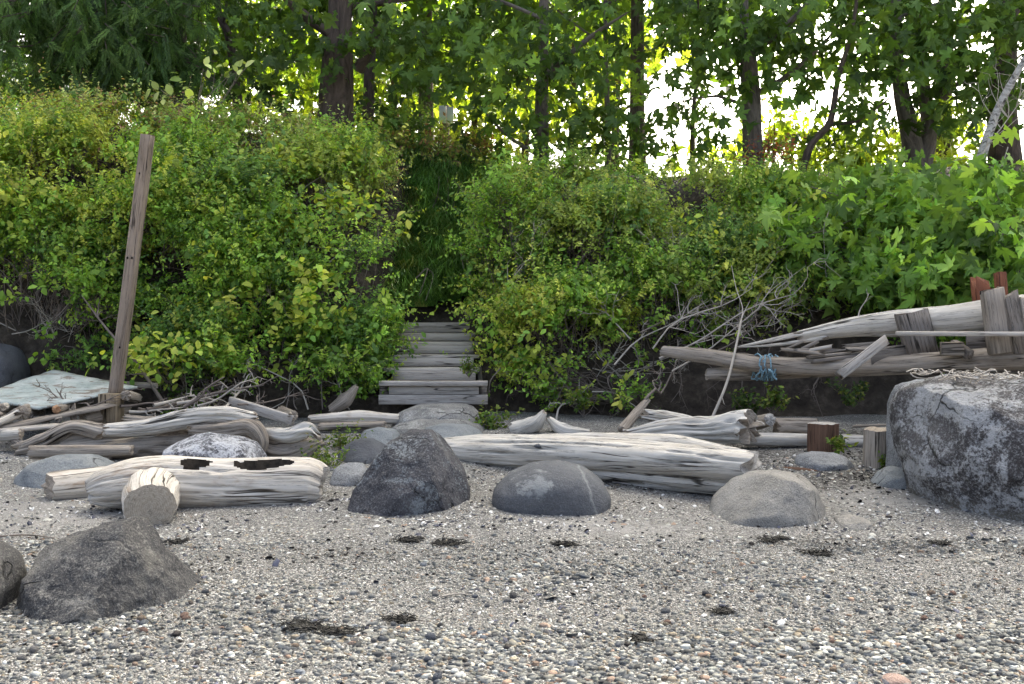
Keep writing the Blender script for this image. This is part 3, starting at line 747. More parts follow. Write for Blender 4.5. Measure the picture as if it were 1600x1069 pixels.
# salal-like leaves, their white highlights painted as a pale leaf colour
c, rad = px_blob(310, 135, 40, 30, 12.4, .3); pts = blob_points(c, rad, 14, 99)
root = empty('pale_leaved_plant', c-np.array([0, 0, .4])); tag(root, 'a few large pale leaves standing above the left bank under the cedar', 'plant')
(V, F2, C), sd, L = sprig_leaves(c, pts, 'pale', 2, .2, .13, LO[0], LO[1]); build('foliage', V, F2, M['leaf'], root, colr=C*1.3)
Vt, Ft = thin([(wig(c-np.array([0, 0, .5]), p, 6, .1), .006, .002) for p in pts], 4); build('stems', Vt, Ft, M['twig'], root)
shrub('rust-red leaved plant on the bank top beside the grey trunk', (1210, 275, 50, 35, 13.2, .3), 'red', dens=.12, gap=.55, accent='deep', acc_p=.15, name='red_plant', cat='plant', group=None, twigs=30, seed=44)
shrub('olive-brown undergrowth at the head of the gully', (672, 250, 90, 36, 14.8, .7), 'olive', dens=.4, size=.07, gap=.4, accent='brown', acc_p=.3, seed=45, name='undergrowth_shrub')
shrub('dark bush behind the thick trunk', (560, 215, 90, 45, 16.2, .7), 'deep', dens=.4, size=.08, gap=.4, seed=46, name='undergrowth_shrub')

# horsetail and grass down the gully
nt_, per_ = 620, 34
n = nt_*per_
tx = STX+rng.normal(0, .45, nt_); ts = rng.uniform(4.15, 7.8, nt_)
tl = rng.uniform(.28, .62, nt_); tc = palette('deep', nt_, .35)*np.array([.95, 1.05, 1.0])
dry = rng.uniform(0, 1, nt_) < .10; tc[dry] = palette('olive', int(dry.sum()), .2)*.8
gx = np.repeat(tx, per_)+rng.normal(0, .035, n); gs = np.repeat(ts, per_)
yb1, ya, za, yg, zg = bank_profile(gx)
gy = yb1+np.interp(gs, s0, yg)+rng.normal(0, .03, n); gzz = np.interp(gs, s0, zg)+.16
gzz += np.interp(gx, [-6, -2, 0, 3, 8], [.75, .45, .1, 0, .2])*np.interp(np.interp(gs, s0, za), [1.2, 2.9], [0, 1])
base = np.stack([gx, gy-.12, gzz-.05], 1)
lean_ = np.repeat(np.stack([rng.normal(0, .25, nt_), -.45+rng.normal(0, .2, nt_), np.ones(nt_)], 1), per_, 0)
dr = unit(lean_+rng.normal(0, .32, (n, 3))*np.array([1, 1, .3])); L = np.repeat(tl, per_)*rng.uniform(.6, 1.15, n)
w = unit(np.cross(dr, np.array([0, 1., 0])))*.005
mid = base+dr*(L*.6)[:, None]; tip = base+dr*L[:, None]+np.stack([dr[:, 0]*L*.5, -.30*L, -.55*L], 1)
V = np.stack([base-w, base+w, mid+w*.8, mid-w*.8, tip], 1).reshape(-1, 3); b = (np.arange(n)*5)[:, None]
C = np.repeat(tc, per_, 0)*np.exp(rng.normal(0, .15, (n, 1)))
kind(build('horsetail_grass', V, [b+np.array([[0, 1, 2, 3]]), b+np.array([[3, 2, 4]])], M['grass'], colr=np.repeat(C, 5, 0)), 'stuff')
tw = []
for (a, b_, r) in [((676, 325, 12.9), (686, 275, 12.9), .007), ((697, 335, 13), (699, 278, 13), .006), ((708, 325, 13), (722, 283, 13), .006)]:
    o = build('dry_stalk', *thin([(wig(P(*a), P(*b_), 6, .04), r, r*.5)], 5), M['twig_dk'])
    tag(o, {676: 'bent dry stalk at the top left of the gully', 697: 'straight dry stalk standing at the head of the gully', 708: 'dry stalk leaning right at the head of the gully'}[a[0]], 'stalk', 'dry stalks in the gully')
for nm, a, m_, b_ in (('looped dry vine lying in the middle of the gully grass', (650, 435, 11.6), (668, 420, 11.6), (655, 462, 11.5)), ('hanging dry root above the stairs at the right of the gully', (700, 388, 11.9), (716, 382, 11.8), (725, 422, 11.7))):
    o = build('dry_vine', *thin([(catmull([P(*a), P(*m_), P(*b_)], 9), .008, .004), (catmull([P(*m_), P(m_[0]+9, m_[1]+12, m_[2]), P(b_[0]+10, b_[1]+8, b_[2])], 9), .005, .003)], 5), M['twig']); tag(o, nm, 'vine')
#@@TREES
# ================================================================ TREES
def crown_leaves(blobs, upper, pal, leaf, size, seed, dens=1.0):
    """blobs: (px,py,rx,ry,d,dr,n) sprays in the lower crown; upper: list of (centre, radii, n)"""
    parts = []
    def spray(c, rad, n, k, lf, sz, per=7):
        ns = max(3, n//per); v = unit(rng.normal(size=(ns, 3)))*(rng.uniform(.15, 1, (ns, 1))**.55)
        v *= (1+.35*fbm(v*2+k*3.3, k, 3))[:, None]
        o = c+v*rad
        Ps, Ds, Ns, Ss, Cs = [], [], [], [], []
        sd = unit(rng.normal(size=(ns, 3))*np.array([1, 1, .35])); pc = palette(pal, ns, .30)
        for j in range(per):
            p = o+sd*(j/per*.55)+rng.normal(0, .16, (ns, 3))*np.array([1, 1, .7])
            a = rng.uniform(0, 6.28, ns)
            Ps.append(p); Ds.append(np.stack([np.cos(a), np.sin(a), -.85+rng.normal(0, .5, ns)], 1)); Ns.append(np.array([0, -.3, .8])+rng.normal(0, .9, (ns, 3)))
            Ss.append(sz*rng.uniform(.5, 1.3, ns)); Cs.append(pc*np.exp(rng.normal(0, .12, (ns, 1))))
        parts.append(place_leaves(lf[0], lf[1], np.vstack(Ps), np.vstack(Ds), np.vstack(Ns), np.concatenate(Ss), np.vstack(Cs), .9))
    for k, (px, py, rx, ry, d, dr, n) in enumerate(blobs):
        c, rad = px_blob(px, py, rx, ry, d, dr); spray(c, rad, int(n*dens), seed+k, leaf, size)
    for k, (c, rad, n) in enumerate(upper): spray(np.array(c, float), np.array(rad, float), n, seed+50+k, LMC if k == 0 else LU, size*(1.75 if k == 0 else 1.6))
    return join(parts)
def tree(name, label, trunk, r0, height, blobs, upper_n=900, crown_r=(2.6, 2.4), pal='canopy', leaf=None, size=.165, bark='bark', limbs=(), seed=1, cat='maple tree', group=None, lean=(0, 0), z0=6.2, nlimb=9, trans=None):
    trans = trans or ('canopy' if pal == 'canopy' else 'maple')
    """trunk: (px,py,d) from the foot upwards as far as the picture shows it; it goes on to `height`."""
    pts = [P(*t) for t in trunk]; foot = pts[0].copy(); foot[2] = bank_top(foot[0])-.35
    if pts[0][2] > foot[2]+.05: pts = [foot]+pts
    top = pts[-1]; H = height
    pts += [top+np.array([lean[0]*.4, lean[1]*.4, (H-top[2])*.45]), np.array([top[0]+lean[0], top[1]+lean[1], H])]
    rad = np.interp(np.linspace(0, 1, 8), [0, .15, 1], [r0*1.15, r0, r0*.12])
    root = empty(name, foot); tag(root, label, cat, group)
    V, F, Cp, uv = tube(pts, rad, seg=14, step=.18, amp=.06, knot=.12, seed=seed)
    # limbs
    path = catmull(pts, 40); Vs, Fs, uvs, b = [V], [F, Cp], [uv], len(V)
    rz = np.interp(np.linspace(0, 1, 40), np.linspace(0, 1, 8), rad)
    limb_paths = [([P(*q) for q in lp], lr) for lp, lr in limbs]
    for q in range(nlimb):
        z = z0-.6+(H-z0)*.85*q/max(1, nlimb); i = int(np.argmin(abs(path[:, 2]-z))); a = q*2.4+seed
        l = crown_r[0]*rng.uniform(.6, 1.0)*(1-.5*q/nlimb); s = path[i]
        e = s+np.array([math.cos(a)*l, math.sin(a)*l*.9, l*.45]); limb_paths.append((list(wig(s, e, 5, .06)), max(.02, rz[i]*.42)))
    quads, tris = [F], [Cp]
    for lp, lr in limb_paths:
        v, f, cpp, u = tube(lp, [lr, lr*.7, lr*.25], seg=7, step=.2, amp=.04, knot=.08, seed=seed+3)
        Vs.append(v); quads.append(f+b); tris.append(cpp+b); uvs.append(u); b += len(v)
    build('trunk', np.vstack(Vs), [np.vstack(quads), np.vstack(tris)], M[bark], root, uv=np.vstack(uvs))
    cz = (z0+H)/2+.4
    upper = []
    if upper_n:
        for q in range(5):
            f = q/4; zc = z0+.6+(H-z0-.8)*f; w = math.sin(math.pi*(.22+.62*f))
            upper.append(((top[0]+lean[0]*f+rng.normal(0, .4), top[1]+2.6+lean[1]*f+rng.normal(0, .4), zc), (crown_r[0]*w, crown_r[1]*w*.75, (H-z0)*.17), int(upper_n*1.5*(.5, .8, 1.1, 1.15, 1)[q])//5))
    V, F, C = crown_leaves(blobs, upper, pal, leaf or LMF, size, seed*10, .5 if seed < 4 else (.68 if seed < 12 else 1.05))
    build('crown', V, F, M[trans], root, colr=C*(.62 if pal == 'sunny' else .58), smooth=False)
    return root

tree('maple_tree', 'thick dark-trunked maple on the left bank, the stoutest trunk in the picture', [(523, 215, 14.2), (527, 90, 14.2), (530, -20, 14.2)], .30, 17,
     [(420, 110, 75, 90, 13.6, .9, 330), (470, 40, 60, 50, 13.4, .7, 180), (610, 70, 70, 80, 13.8, .9, 330), (640, 160, 60, 45, 14, .7, 170)], 2300, (3.4, 3.2), seed=1,
     limbs=[([(560, 110, 14.2), (585, 60, 14.0), (610, 0, 13.8)], .09), ([(530, 60, 14.2), (470, 20, 14.0), (420, -30, 13.6)], .10)], lean=(-.3, -.4))
tree('maple_tree', 'slim dark-trunked maple just right of the thickest trunk', [(574, 238, 15.5), (577, 120, 15.5), (583, -20, 15.5)], .115, 15, [(560, 20, 60, 40, 15.3, .6, 120), (700, 60, 70, 70, 15.2, .9, 260)], 1500, (2.6, 2.6), seed=2)
tree('maple_tree', 'maple with a straight slender trunk right of the gully', [(846, 265, 14.3), (847, 140, 14.3), (850, -20, 14.3)], .125, 16,
     [(760, 95, 70, 85, 13.9, .9, 330), (850, 60, 80, 60, 13.8, .8, 280), (930, 110, 75, 75, 13.9, .8, 310), (790, 175, 60, 40, 13.8, .7, 150), (900, 190, 60, 35, 13.7, .6, 130), (975, 190, 35, 35, 13.6, .5, 75), (870, 225, 35, 20, 13.6, .4, 40)], 2100, (3.2, 3.0), seed=3,
     limbs=[([(845, 245, 14.3), (790, 210, 14.1), (745, 160, 13.9)], .035), ([(850, 120, 14.3), (920, 60, 14.0), (980, 20, 13.8)], .05)], bark='bark_grey')
tree('maple_tree', 'grey-barked maple standing on the right bank against the open sky', [(1178, 285, 13.8), (1174, 160, 13.8), (1166, 60, 13.8), (1160, -20, 13.8)], .165, 16,
     [(1070, 40, 80, 55, 13.5, .8, 260), (1170, 45, 70, 50, 13.3, .7, 210), (1240, 50, 60, 45, 13.5, .7, 150), (1125, 100, 55, 45, 13.4, .6, 120), (1210, 135, 45, 25, 13.4, .5, 60), (1050, 120, 40, 30, 13.4, .5, 35), (1100, 165, 30, 18, 13.3, .4, 35), (1010, 215, 45, 22, 13.5, .4, 38), (1150, 200, 25, 25, 13.4, .3, 28), (1270, 120, 40, 22, 13.3, .4, 45), (1030, 170, 30, 16, 13.4, .3, 28), (1070, 225, 35, 14, 13.5, .3, 26)], 2100, (3.2, 3.0), seed=4,
     limbs=[([(1172, 150, 13.8), (1220, 125, 13.6), (1270, 85, 13.4), (1310, 40, 13.3)], .04), ([(1172, 170, 13.8), (1120, 150, 13.6), (1060, 160, 13.4)], .03), ([(1168, 90, 13.8), (1240, 30, 13.4), (1290, -30, 13.2)], .06)], bark='bark_grey')
tree('maple_tree', 'curved sapling leaning out to the right of the grey-barked maple', [(1252, 275, 13.2), (1268, 225, 13.2), (1297, 190, 13.2), (1310, 120, 13.2), (1328, 60, 13.2), (1340, -20, 13.2)], .055, 9,
     [(1335, 100, 30, 25, 13.1, .3, 34), (1345, 165, 28, 14, 13.0, .3, 26), (1325, 40, 50, 35, 13.1, .5, 95), (1385, 130, 25, 22, 13.0, .3, 28), (1300, 215, 20, 12, 13.1, .2, 12), (1375, 180, 22, 12, 13.0, .2, 16)], 260, (1.6, 1.5), seed=5, limbs=[([(1292, 196, 13.2), (1340, 190, 13.1), (1372, 168, 13.0), (1400, 145, 12.9)], .026)], bark='bark', cat='sapling', nlimb=4)
tree('maple_tree', 'double-stemmed maple near the right edge with grey trunks', [(1435, 275, 13.9), (1420, 200, 13.9), (1405, 120, 13.9), (1400, -20, 13.9)], .16, 17,
     [(1390, 50, 75, 60, 13.5, .8, 280), (1470, 60, 70, 60, 13.5, .8, 260), (1500, 150, 60, 45, 13.3, .6, 160), (1360, 20, 50, 30, 13.4, .5, 90), (1440, 120, 40, 30, 13.4, .5, 80), (1545, 40, 70, 60, 13.3, .8, 230)], 2200, (3.3, 3.0), seed=6,
     limbs=[([(1440, 270, 13.9), (1452, 200, 13.9), (1440, 110, 13.9), (1445, -10, 13.9), (1455, -160, 13.9)], .13), ([(1455, 150, 13.9), (1500, 130, 13.6), (1560, 100, 13.4)], .05)], bark='bark_grey')
tree('maple_tree', 'dark trunk at the right edge behind the white-barked stem', [(1572, 275, 14.6), (1566, 150, 14.6), (1575, -20, 14.6)], .27, 17, [(1560, 140, 60, 60, 14.2, .7, 170), (1590, 30, 50, 60, 14, .6, 150)], 1900, (3.3, 3.0), seed=7)
tree('birch_tree', 'white-barked stem leaning right at the right edge of the picture', [(1527, 268, 12.3), (1540, 225, 12.3), (1562, 165, 12.3), (1600, 95, 12.3), (1650, 10, 12.3)], .058, 10, [(1640, 60, 40, 50, 12.2, .5, 40)], 300, (1.6, 1.6), seed=8, bark='birch', cat='birch tree', nlimb=4, lean=(.6, 0))
tree('maple_tree', 'thin forked sapling in the sky gap left of the grey-barked maple', [(1082, 245, 16.5), (1083, 180, 16.5), (1090, 90, 16.5)], .05, 9, [(1090, 60, 60, 40, 16.4, .6, 80), (1075, 190, 20, 14, 16.3, .3, 8)], 200, (1.6, 1.6), seed=9, limbs=[([(1082, 210, 16.5), (1070, 170, 16.4), (1062, 120, 16.3)], .02)], cat='sapling', nlimb=4)
tree('maple_tree', 'thin pale trunk between the slender maple and the sky gap', [(949, 275, 16.0), (950, 200, 16), (946, 60, 16)], .065, 13, [(960, 120, 60, 70, 15.8, .8, 170)], 800, (2.2, 2.2), seed=10, bark='bark_grey')
tree('maple_tree', 'slanting dark stem between the cedar and the thick trunk', [(372, 165, 15.0), (358, 60, 15.0), (338, -20, 15.0)], .08, 14, [(370, 60, 50, 70, 14.6, .7, 150)], 1200, (2.6, 2.6), seed=11)
# crowns outside the frame that keep the beach in shade
for k, (x, y, h) in enumerate([(-9.5, 14.5, 16), (-5.2, 15.5, 18), (10.5, 14.2, 17), (14.5, 15.5, 16), (7.6, 17.5, 19), (2.2, 17.5, 19), (-1.6, 18.5, 18)]):
    px, py = 800+x/y*FPX, 470-(bank_top(x)-1.5)/y*FPX
    tree('maple_tree', ['tall maple beyond the left edge of the picture', 'tall maple rising behind the cedar', 'maple beyond the right edge of the picture', 'farthest maple beyond the right edge', 'tall maple behind the double-stemmed maple', 'tall maple behind the slender straight trunk', 'tall maple behind the head of the gully'][k],
         [(px, py, y), (px, py-200, y)], .2, h, [], 2800, (3.5, 3.0), seed=20+k, z0=6.6 if k < 4 else 8.0)
# sunlit trees farther back
BT = [(370, 90, 90, 110, 23, 1.6, 900), (480, 130, 90, 90, 25, 1.6, 800), (610, 120, 110, 110, 24, 1.6, 1000), (735, 190, 100, 80, 22, 1.4, 700), (820, 70, 110, 80, 25, 1.6, 800), (890, 170, 80, 70, 23, 1.4, 420), (690, 60, 110, 80, 27, 1.6, 800), (960, 60, 80, 70, 24, 1.4, 420)]
BL = ['sunlit tree glowing between the cedar and the thick trunk', 'sunlit tree directly behind the thick trunk', 'sunlit tree above the head of the gully', 'low sunlit tree behind the white box on its post', 'sunlit tree behind the slender maple', 'sunlit tree right of the slender maple trunk', 'high sunlit crown over the gully', 'sunlit tree at the left edge of the sky gap']
for k, b in enumerate(BT):
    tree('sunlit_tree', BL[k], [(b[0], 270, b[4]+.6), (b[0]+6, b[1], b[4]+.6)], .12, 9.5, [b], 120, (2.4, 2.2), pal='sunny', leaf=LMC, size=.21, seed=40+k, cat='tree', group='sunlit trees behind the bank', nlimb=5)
BS = [(1205, 215, 50, 50, 17.5, .6, 170), (1290, 240, 60, 42, 17, .6, 260), (1355, 240, 50, 42, 16.5, .6, 220), (1480, 205, 50, 50, 17, .6, 230), (1110, 258, 55, 26, 16.5, .5, 150), (1520, 260, 60, 30, 15.5, .5, 120), (1235, 205, 30, 22, 17.8, .4, 45), (980, 262, 60, 18, 16, .5, 90)]
BSL = ['backlit sapling right of the grey-barked maple', 'yellow-green bush in the sky gap under the curved sapling', 'leafy bush against the sky left of the double-stemmed maple', 'sunlit bush between the double trunk and the white stem', 'low bush on the skyline left of the grey-barked maple', 'green bush at the foot of the white-barked stem', 'small glowing sapling beside the grey trunk', 'dark low bush on the skyline right of the slender trunk']
for k, b in enumerate(BS):
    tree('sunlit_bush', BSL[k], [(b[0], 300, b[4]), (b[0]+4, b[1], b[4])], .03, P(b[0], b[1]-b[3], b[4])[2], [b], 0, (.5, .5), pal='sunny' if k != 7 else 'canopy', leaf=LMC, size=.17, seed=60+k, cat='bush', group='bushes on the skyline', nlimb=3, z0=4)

for k, (b, lab) in enumerate([((60, 120, 110, 60, 17, .9, 700), 'dark leafy tree behind the cedar at the left edge'), ((230, 130, 100, 50, 17.5, .9, 650), 'dark leafy tree behind the right side of the cedar'), ((300, 30, 60, 50, 17.5, .9, 200), 'shaded crown between the cedar and the slanting stem')]):
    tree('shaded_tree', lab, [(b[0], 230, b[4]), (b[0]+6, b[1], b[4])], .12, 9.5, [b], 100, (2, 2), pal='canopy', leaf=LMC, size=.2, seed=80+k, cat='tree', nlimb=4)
# cedar: drooping flat sprays
def cedar(label, foot, blobs, height, seed):
    f = P(*foot); f[2] = bank_top(f[0])-.3; root = empty('cedar_tree', f); tag(root, label, 'cedar tree')
    V, F, Cp, uv = tube([f, f+np.array([.1, 0, height*.5]), f+np.array([.1, .1, height])], [.3, .2, .03], seg=12, step=.25, seed=seed)
    build('trunk', V, [F, Cp], M['bark'], root, uv=uv)
    Ps, Ds, Ns, Ss, Cs, tw = [], [], [], [], [], []
    def bough(a, b):
        path = wig(a, b, 12, .03, -.06); tw.append((path, .02, .006))
        for _ in range(26):
            i = rng.integers(2, 12); p = path[i]+rng.normal(0, .03, 3); l = rng.uniform(.25, .6); sdir = unit(rng.normal(size=3)*np.array([.6, .5, .1])+np.array([0, -.1, -1.0]))
            side = unit(np.cross(sdir, rng.normal(size=3))); m = int(l/.028); t = np.arange(m)/m
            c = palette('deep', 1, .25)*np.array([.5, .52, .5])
            for s in (-1, 1):
                q = p+sdir*(t*l)[:, None]; Ps.append(q); Ds.append(np.tile(sdir*.9+side*s*.6, (m, 1))+rng.normal(0, .12, (m, 3)))
                Ns.append(np.tile(np.cross(sdir, side), (m, 1))); Ss.append(.10*(1-.6*t)*rng.uniform(.7, 1.2, m)); Cs.append(np.repeat(c, m, 0)*np.exp(rng.normal(0, .12, (m, 1))))
    for (px, py, rx, ry, d, n) in blobs:
        for _ in range(n):
            b = P(px+rng.uniform(-rx, rx), py+rng.uniform(-ry, ry), d+rng.uniform(-.5, .5)); a = np.array([f[0]+.1, f[1], b[2]+rng.uniform(.3, .9)])
            bough(a+(b-a)*.15, b)
    for _ in range(70):
        z = rng.uniform(6.0, height*.95); l = 3.2*(1-(z-4)/(height-3)); a = rng.uniform(0, 6.28); s = np.array([f[0], f[1], z])
        bough(s, s+np.array([math.cos(a)*l, math.sin(a)*l, -.5]))
    T = np.array([(0, 0, 0), (-.12, .5, 0), (0, 1, -.05), (.12, .5, 0)]); F = np.array([(0, 3, 2), (0, 2, 1)])
    V, F, C = place_leaves(T, F, np.vstack(Ps), np.vstack(Ds), np.vstack(Ns), np.concatenate(Ss), np.vstack(Cs))
    build('crown', V, F, M['needle'], root, colr=C)
    Vt, Ft = thin(tw, 5); build('branches', Vt, Ft, M['twig_dk'], root)
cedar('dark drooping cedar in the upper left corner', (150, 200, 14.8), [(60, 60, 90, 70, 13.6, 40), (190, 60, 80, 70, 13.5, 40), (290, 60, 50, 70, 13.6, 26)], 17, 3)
# white box on a post behind the gully
pb = P(698, 262, 17.5); pb[2] = bank_top(pb[0])-.3; root = empty('box_post', pb); tag(root, 'pale post carrying white boxes behind the head of the gully', 'post')
plank('post', pb, P(697, 165, 17.5), .10, .10, M['post'], root, up=(0, 1, 0))
wm = plain_mat('white_paint', (.62, .62, .58), .6, .1)
plank('box', P(692, 192, 17.4), P(692, 166, 17.4), .12, .10, wm, root, up=(0, 1, 0)); plank('box', P(704, 192, 17.35), P(704, 168, 17.35), .11, .10, wm, root, up=(0, 1, 0))

# maple boughs hanging low over the right bank, large leaves
root = empty('low_maple', P(1560, 470, 12.2)); tag(root, 'big-leaved maple boughs hanging low over the right end of the bank', 'maple bush')
blobs = [(1400, 350, 70, 50, 10.8, .35, 130), (1500, 330, 80, 55, 10.8, .4, 170), (1440, 420, 90, 45, 10.5, .35, 190), (1560, 400, 70, 60, 10.5, .4, 170), (1270, 340, 65, 35, 11.0, .3, 75), (1340, 300, 60, 30, 11.4, .3, 80), (1560, 290, 60, 35, 11.2, .4, 100), (1370, 440, 50, 30, 10.5, .3, 75), (1500, 450, 70, 25, 10.4, .3, 90), (1255, 380, 25, 25, 10.9, .2, 22), (1235, 305, 60, 22, 11.9, .3, 60), (1420, 285, 90, 20, 12.3, .3, 90)]
V, F, C = crown_leaves(blobs, [], 'maple', LMF, .17, 300, 1.7); C = C*.85
C[rng.uniform(0, 1, len(C)//len(LMF[0])).repeat(len(LMF[0])) < .07] *= 1.7
build('crown', V, F, M['maple'], root, colr=C, smooth=False)
tw = []
for b in blobs:
    for _ in range(4):
        tw.append((wig(P(1540+rng.uniform(-40, 40), 400+rng.uniform(-60, 60), 11.6), P(b[0]+rng.normal(0, b[2]*.5), b[1]+rng.normal(0, b[3]*.5), b[4]), 9, .05), .016, .005))
Vt, Ft = thin(tw, 5); build('branches', Vt, Ft, M['twig'], root)
#@@OBJECTS
# ================================================================ BOULDERS
RM = {
 'basalt': rock_mat('dark_basalt', (.032, .031, .036), (.065, .063, .07), (.12, .117, .122), .5, (.30, .31, .31), 2.0, .20, (.22, .24, .25), 75),
 'front': rock_mat('front_rock', (.034, .034, .038), (.072, .070, .070), (.17, .158, .138), .6, (.30, .29, .265), 2.3, .16, (.19, .182, .168), 95, dots=.5),
 'oval': rock_mat('blue_grey_rock', (.085, .088, .095), (.12, .123, .132), (.165, .168, .175), .4, (.28, .29, .30), 1.6, .0, grain=100, cracks=.3),
 'tan': rock_mat('tan_granite', (.20, .19, .17), (.28, .265, .24), (.38, .36, .33), .5, (.50, .48, .44), 2.2, 0, grain=110, dots=.55),
 'huge': rock_mat('lichen_boulder', (.032, .029, .030), (.058, .053, .054), (.12, .112, .108), .5, (.42, .42, .42), 1.5, .54, (.36, .365, .37), 60, lower=(.15, .135, .11), lower_z=.52),
 'mottled': rock_mat('black_white_rock', (.035, .036, .042), (.09, .09, .10), (.20, .20, .21), .5, (.6, .6, .62), 3.0, .62, (.52, .53, .56), 70),
 'bluegrey': rock_mat('pale_blue_rock', (.17, .185, .195), (.24, .255, .26), (.31, .325, .33), .45, (.42, .43, .43), 3, 0, grain=110, dots=.5),
 'granite': rock_mat('grey_granite', (.16, .165, .17), (.24, .245, .25), (.33, .335, .34), .6, (.52, .53, .55), 4, 0, grain=90, dots=.75),
 'dkgrey': rock_mat('dark_grey_rock', (.07, .072, .08), (.10, .104, .115), (.14, .145, .155), .3, (.2, .21, .22), 3, 0, grain=110),
 'flat': rock_mat('coarse_grey_rock', (.13, .13, .13), (.22, .215, .205), (.32, .31, .29), .6, (.45, .44, .42), 4, .15, (.4, .4, .38), 85, dots=.7),
}
def oval_marks():
    m = RM['oval']; nt = m.node_tree; b = nt.nodes['Principled BSDF']; c = b.inputs['Base Color'].links[0].from_socket
    v = objco(nt); sp = nd(nt, 'ShaderNodeSeparateXYZ', {0: v}); x, z = sp.outputs[0], sp.outputs[2]
    n1 = noise(nt, v, 9, 8, .7); n2 = noise(nt, v, 5, 4)
    dx = mth(nt, 'DIVIDE', mth(nt, 'ADD', x, .12), .12); dz = mth(nt, 'DIVIDE', mth(nt, 'SUBTRACT', z, .33), .07)
    rr = mth(nt, 'ADD', mth(nt, 'ADD', mth(nt, 'MULTIPLY', dx, dx), mth(nt, 'MULTIPLY', dz, dz)), mth(nt, 'MULTIPLY', mth(nt, 'SUBTRACT', n1, .5), 9))
    c = mixc(nt, ramp(nt, rr, [(.2, .5), (1.3, 0.0)]), c, (.36, .375, .37))
    ln = mth(nt, 'ADD', mth(nt, 'ADD', mth(nt, 'MULTIPLY', mth(nt, 'SUBTRACT', x, .17), .93), mth(nt, 'MULTIPLY', mth(nt, 'SUBTRACT', z, .45), .38)), mth(nt, 'MULTIPLY', mth(nt, 'SUBTRACT', n2, .5), .12))
    c = mixc(nt, ramp(nt, mth(nt, 'ABSOLUTE', ln), [(.001, .55), (.011, 0.0)]), c, (.34, .35, .34))
    nt.links.new(c, b.inputs['Base Color'])
oval_marks()
def stone(lab, outline, d, dr, mat, name='boulder', cat='boulder', **kw):
    return tag(rock(name, outline, d, dr, RM[mat], **kw), lab, cat)
stone('dark angular boulder with a pointed top in the left foreground', [(18, 905), (45, 872), (95, 838), (150, 815), (200, 811), (228, 838), (240, 866), (285, 905), (318, 938), (268, 962), (170, 985), (95, 978), (20, 962)], 4.80, .42, 'front', seed=3, sub=6,
      planes=[(-.25, -.62, .75, .60), (.66, -.65, .40, .60), (.12, -.95, -.3, .80), (.75, -.1, .65, .84), (-.8, -.5, .1, .8)], box_e=.85, lump=.04, amp=.045, rough=.028, extra_bottom=.25)
stone('rounded brown boulder cut by the left edge in the foreground', [(-135, 900), (-85, 858), (-25, 850), (5, 875), (18, 910), (12, 945), (-15, 975), (-105, 980)], 4.75, .35, 'tan' if 0 else 'front', seed=5)
stone('dark peaked boulder standing in the centre of the beach', [(535, 795), (552, 765), (578, 728), (605, 692), (640, 674), (672, 672), (700, 690), (720, 725), (733, 765), (735, 792), (700, 806), (640, 812), (580, 808)], 6.85, .42, 'basalt', seed=7, sub=6, planes=[(-.55, -.8, .45, .80), (.85, -.5, .2, .84), (.1, -.8, .6, .85)], amp=.04, lump=.04)
stone('smooth oval blue-grey boulder with a pale patch, in front of the long log', [(767, 785), (772, 762), (795, 740), (830, 726), (875, 722), (915, 730), (942, 752), (954, 778), (950, 798), (920, 808), (850, 809), (785, 802)], 6.75, .36, 'oval', seed=9, sub=5, amp=.015, lump=.03, rough=.004, box_e=.8, facets=0, extra_bottom=.05)
stone('broad tan granite boulder under the end of the long log', [(1096, 815), (1120, 785), (1150, 755), (1180, 740), (1225, 736), (1268, 745), (1290, 765), (1294, 795), (1285, 822), (1240, 832), (1160, 830), (1105, 824)], 6.55, .38, 'tan', seed=11, sub=5, amp=.03, planes=[(-.55, -.35, .75, .70), (.25, -.85, .45, .72), (.8, -.45, .25, .80), (-.3, -.95, .05, .82)], box_e=.72)
stone('low buried stone barely showing in the sand beside the tan boulder', [(1293, 822), (1310, 811), (1335, 806), (1358, 812), (1368, 822), (1330, 826)], 6.3, .16, 'tan', seed=13, sub=4, amp=.02, lump=.03, name='stone', cat='stone', extra_bottom=.08)
stone('huge lichen-covered boulder at the right edge of the beach', [(1409, 640), (1416, 612), (1444, 596), (1490, 588), (1560, 586), (1650, 592), (1720, 640), (1740, 720), (1700, 800), (1600, 826), (1520, 822), (1465, 795), (1434, 755), (1418, 700)], 6.85, .78, 'huge', seed=15, sub=6,
      planes=[(-.95, -.45, .05, .80), (-.45, -.75, -.45, .80), (.05, -.6, .8, .82), (-.5, -.8, .35, .80), (.3, -.95, .1, .9)], box_e=.75, extra_bottom=.25, amp=.05, lump=.05, rough=.015)
stone('black and white mottled boulder behind the forked log', [(255, 725), (262, 700), (285, 683), (320, 675), (365, 677), (400, 692), (416, 718), (410, 750), (330, 760), (262, 750)], 7.7, .34, 'mottled', seed=17, amp=.03, box_e=.8)
stone('blue-grey boulder at the left end of the forked log', [(24, 768), (32, 742), (52, 722), (90, 712), (140, 712), (172, 728), (190, 755), (150, 778), (80, 782)], 7.55, .36, 'bluegrey', seed=19, planes=[(0, -.6, .8, .85)])
stone('small dark rock at the left edge beside the blue-grey boulder', [(-40, 760), (-20, 745), (10, 742), (26, 752), (26, 768), (-10, 772)], 7.7, .2, 'dkgrey', seed=21, sub=4, name='rock', cat='rock')
stone('speckled granite rock in front of the rusty stump', [(1243, 728), (1250, 712), (1275, 707), (1310, 709), (1330, 717), (1332, 732), (1310, 742), (1260, 742)], 8.1, .26, 'granite', seed=23, sub=4, planes=[(0, -.2, 1, .8)], name='rock', cat='rock', extra_bottom=.08)
stone('blue-grey wedge rock at the left foot of the huge boulder', [(1364, 758), (1378, 738), (1395, 729), (1425, 735), (1440, 765), (1400, 770)], 7.35, .22, 'bluegrey', seed=25, sub=4, name='rock', cat='rock')
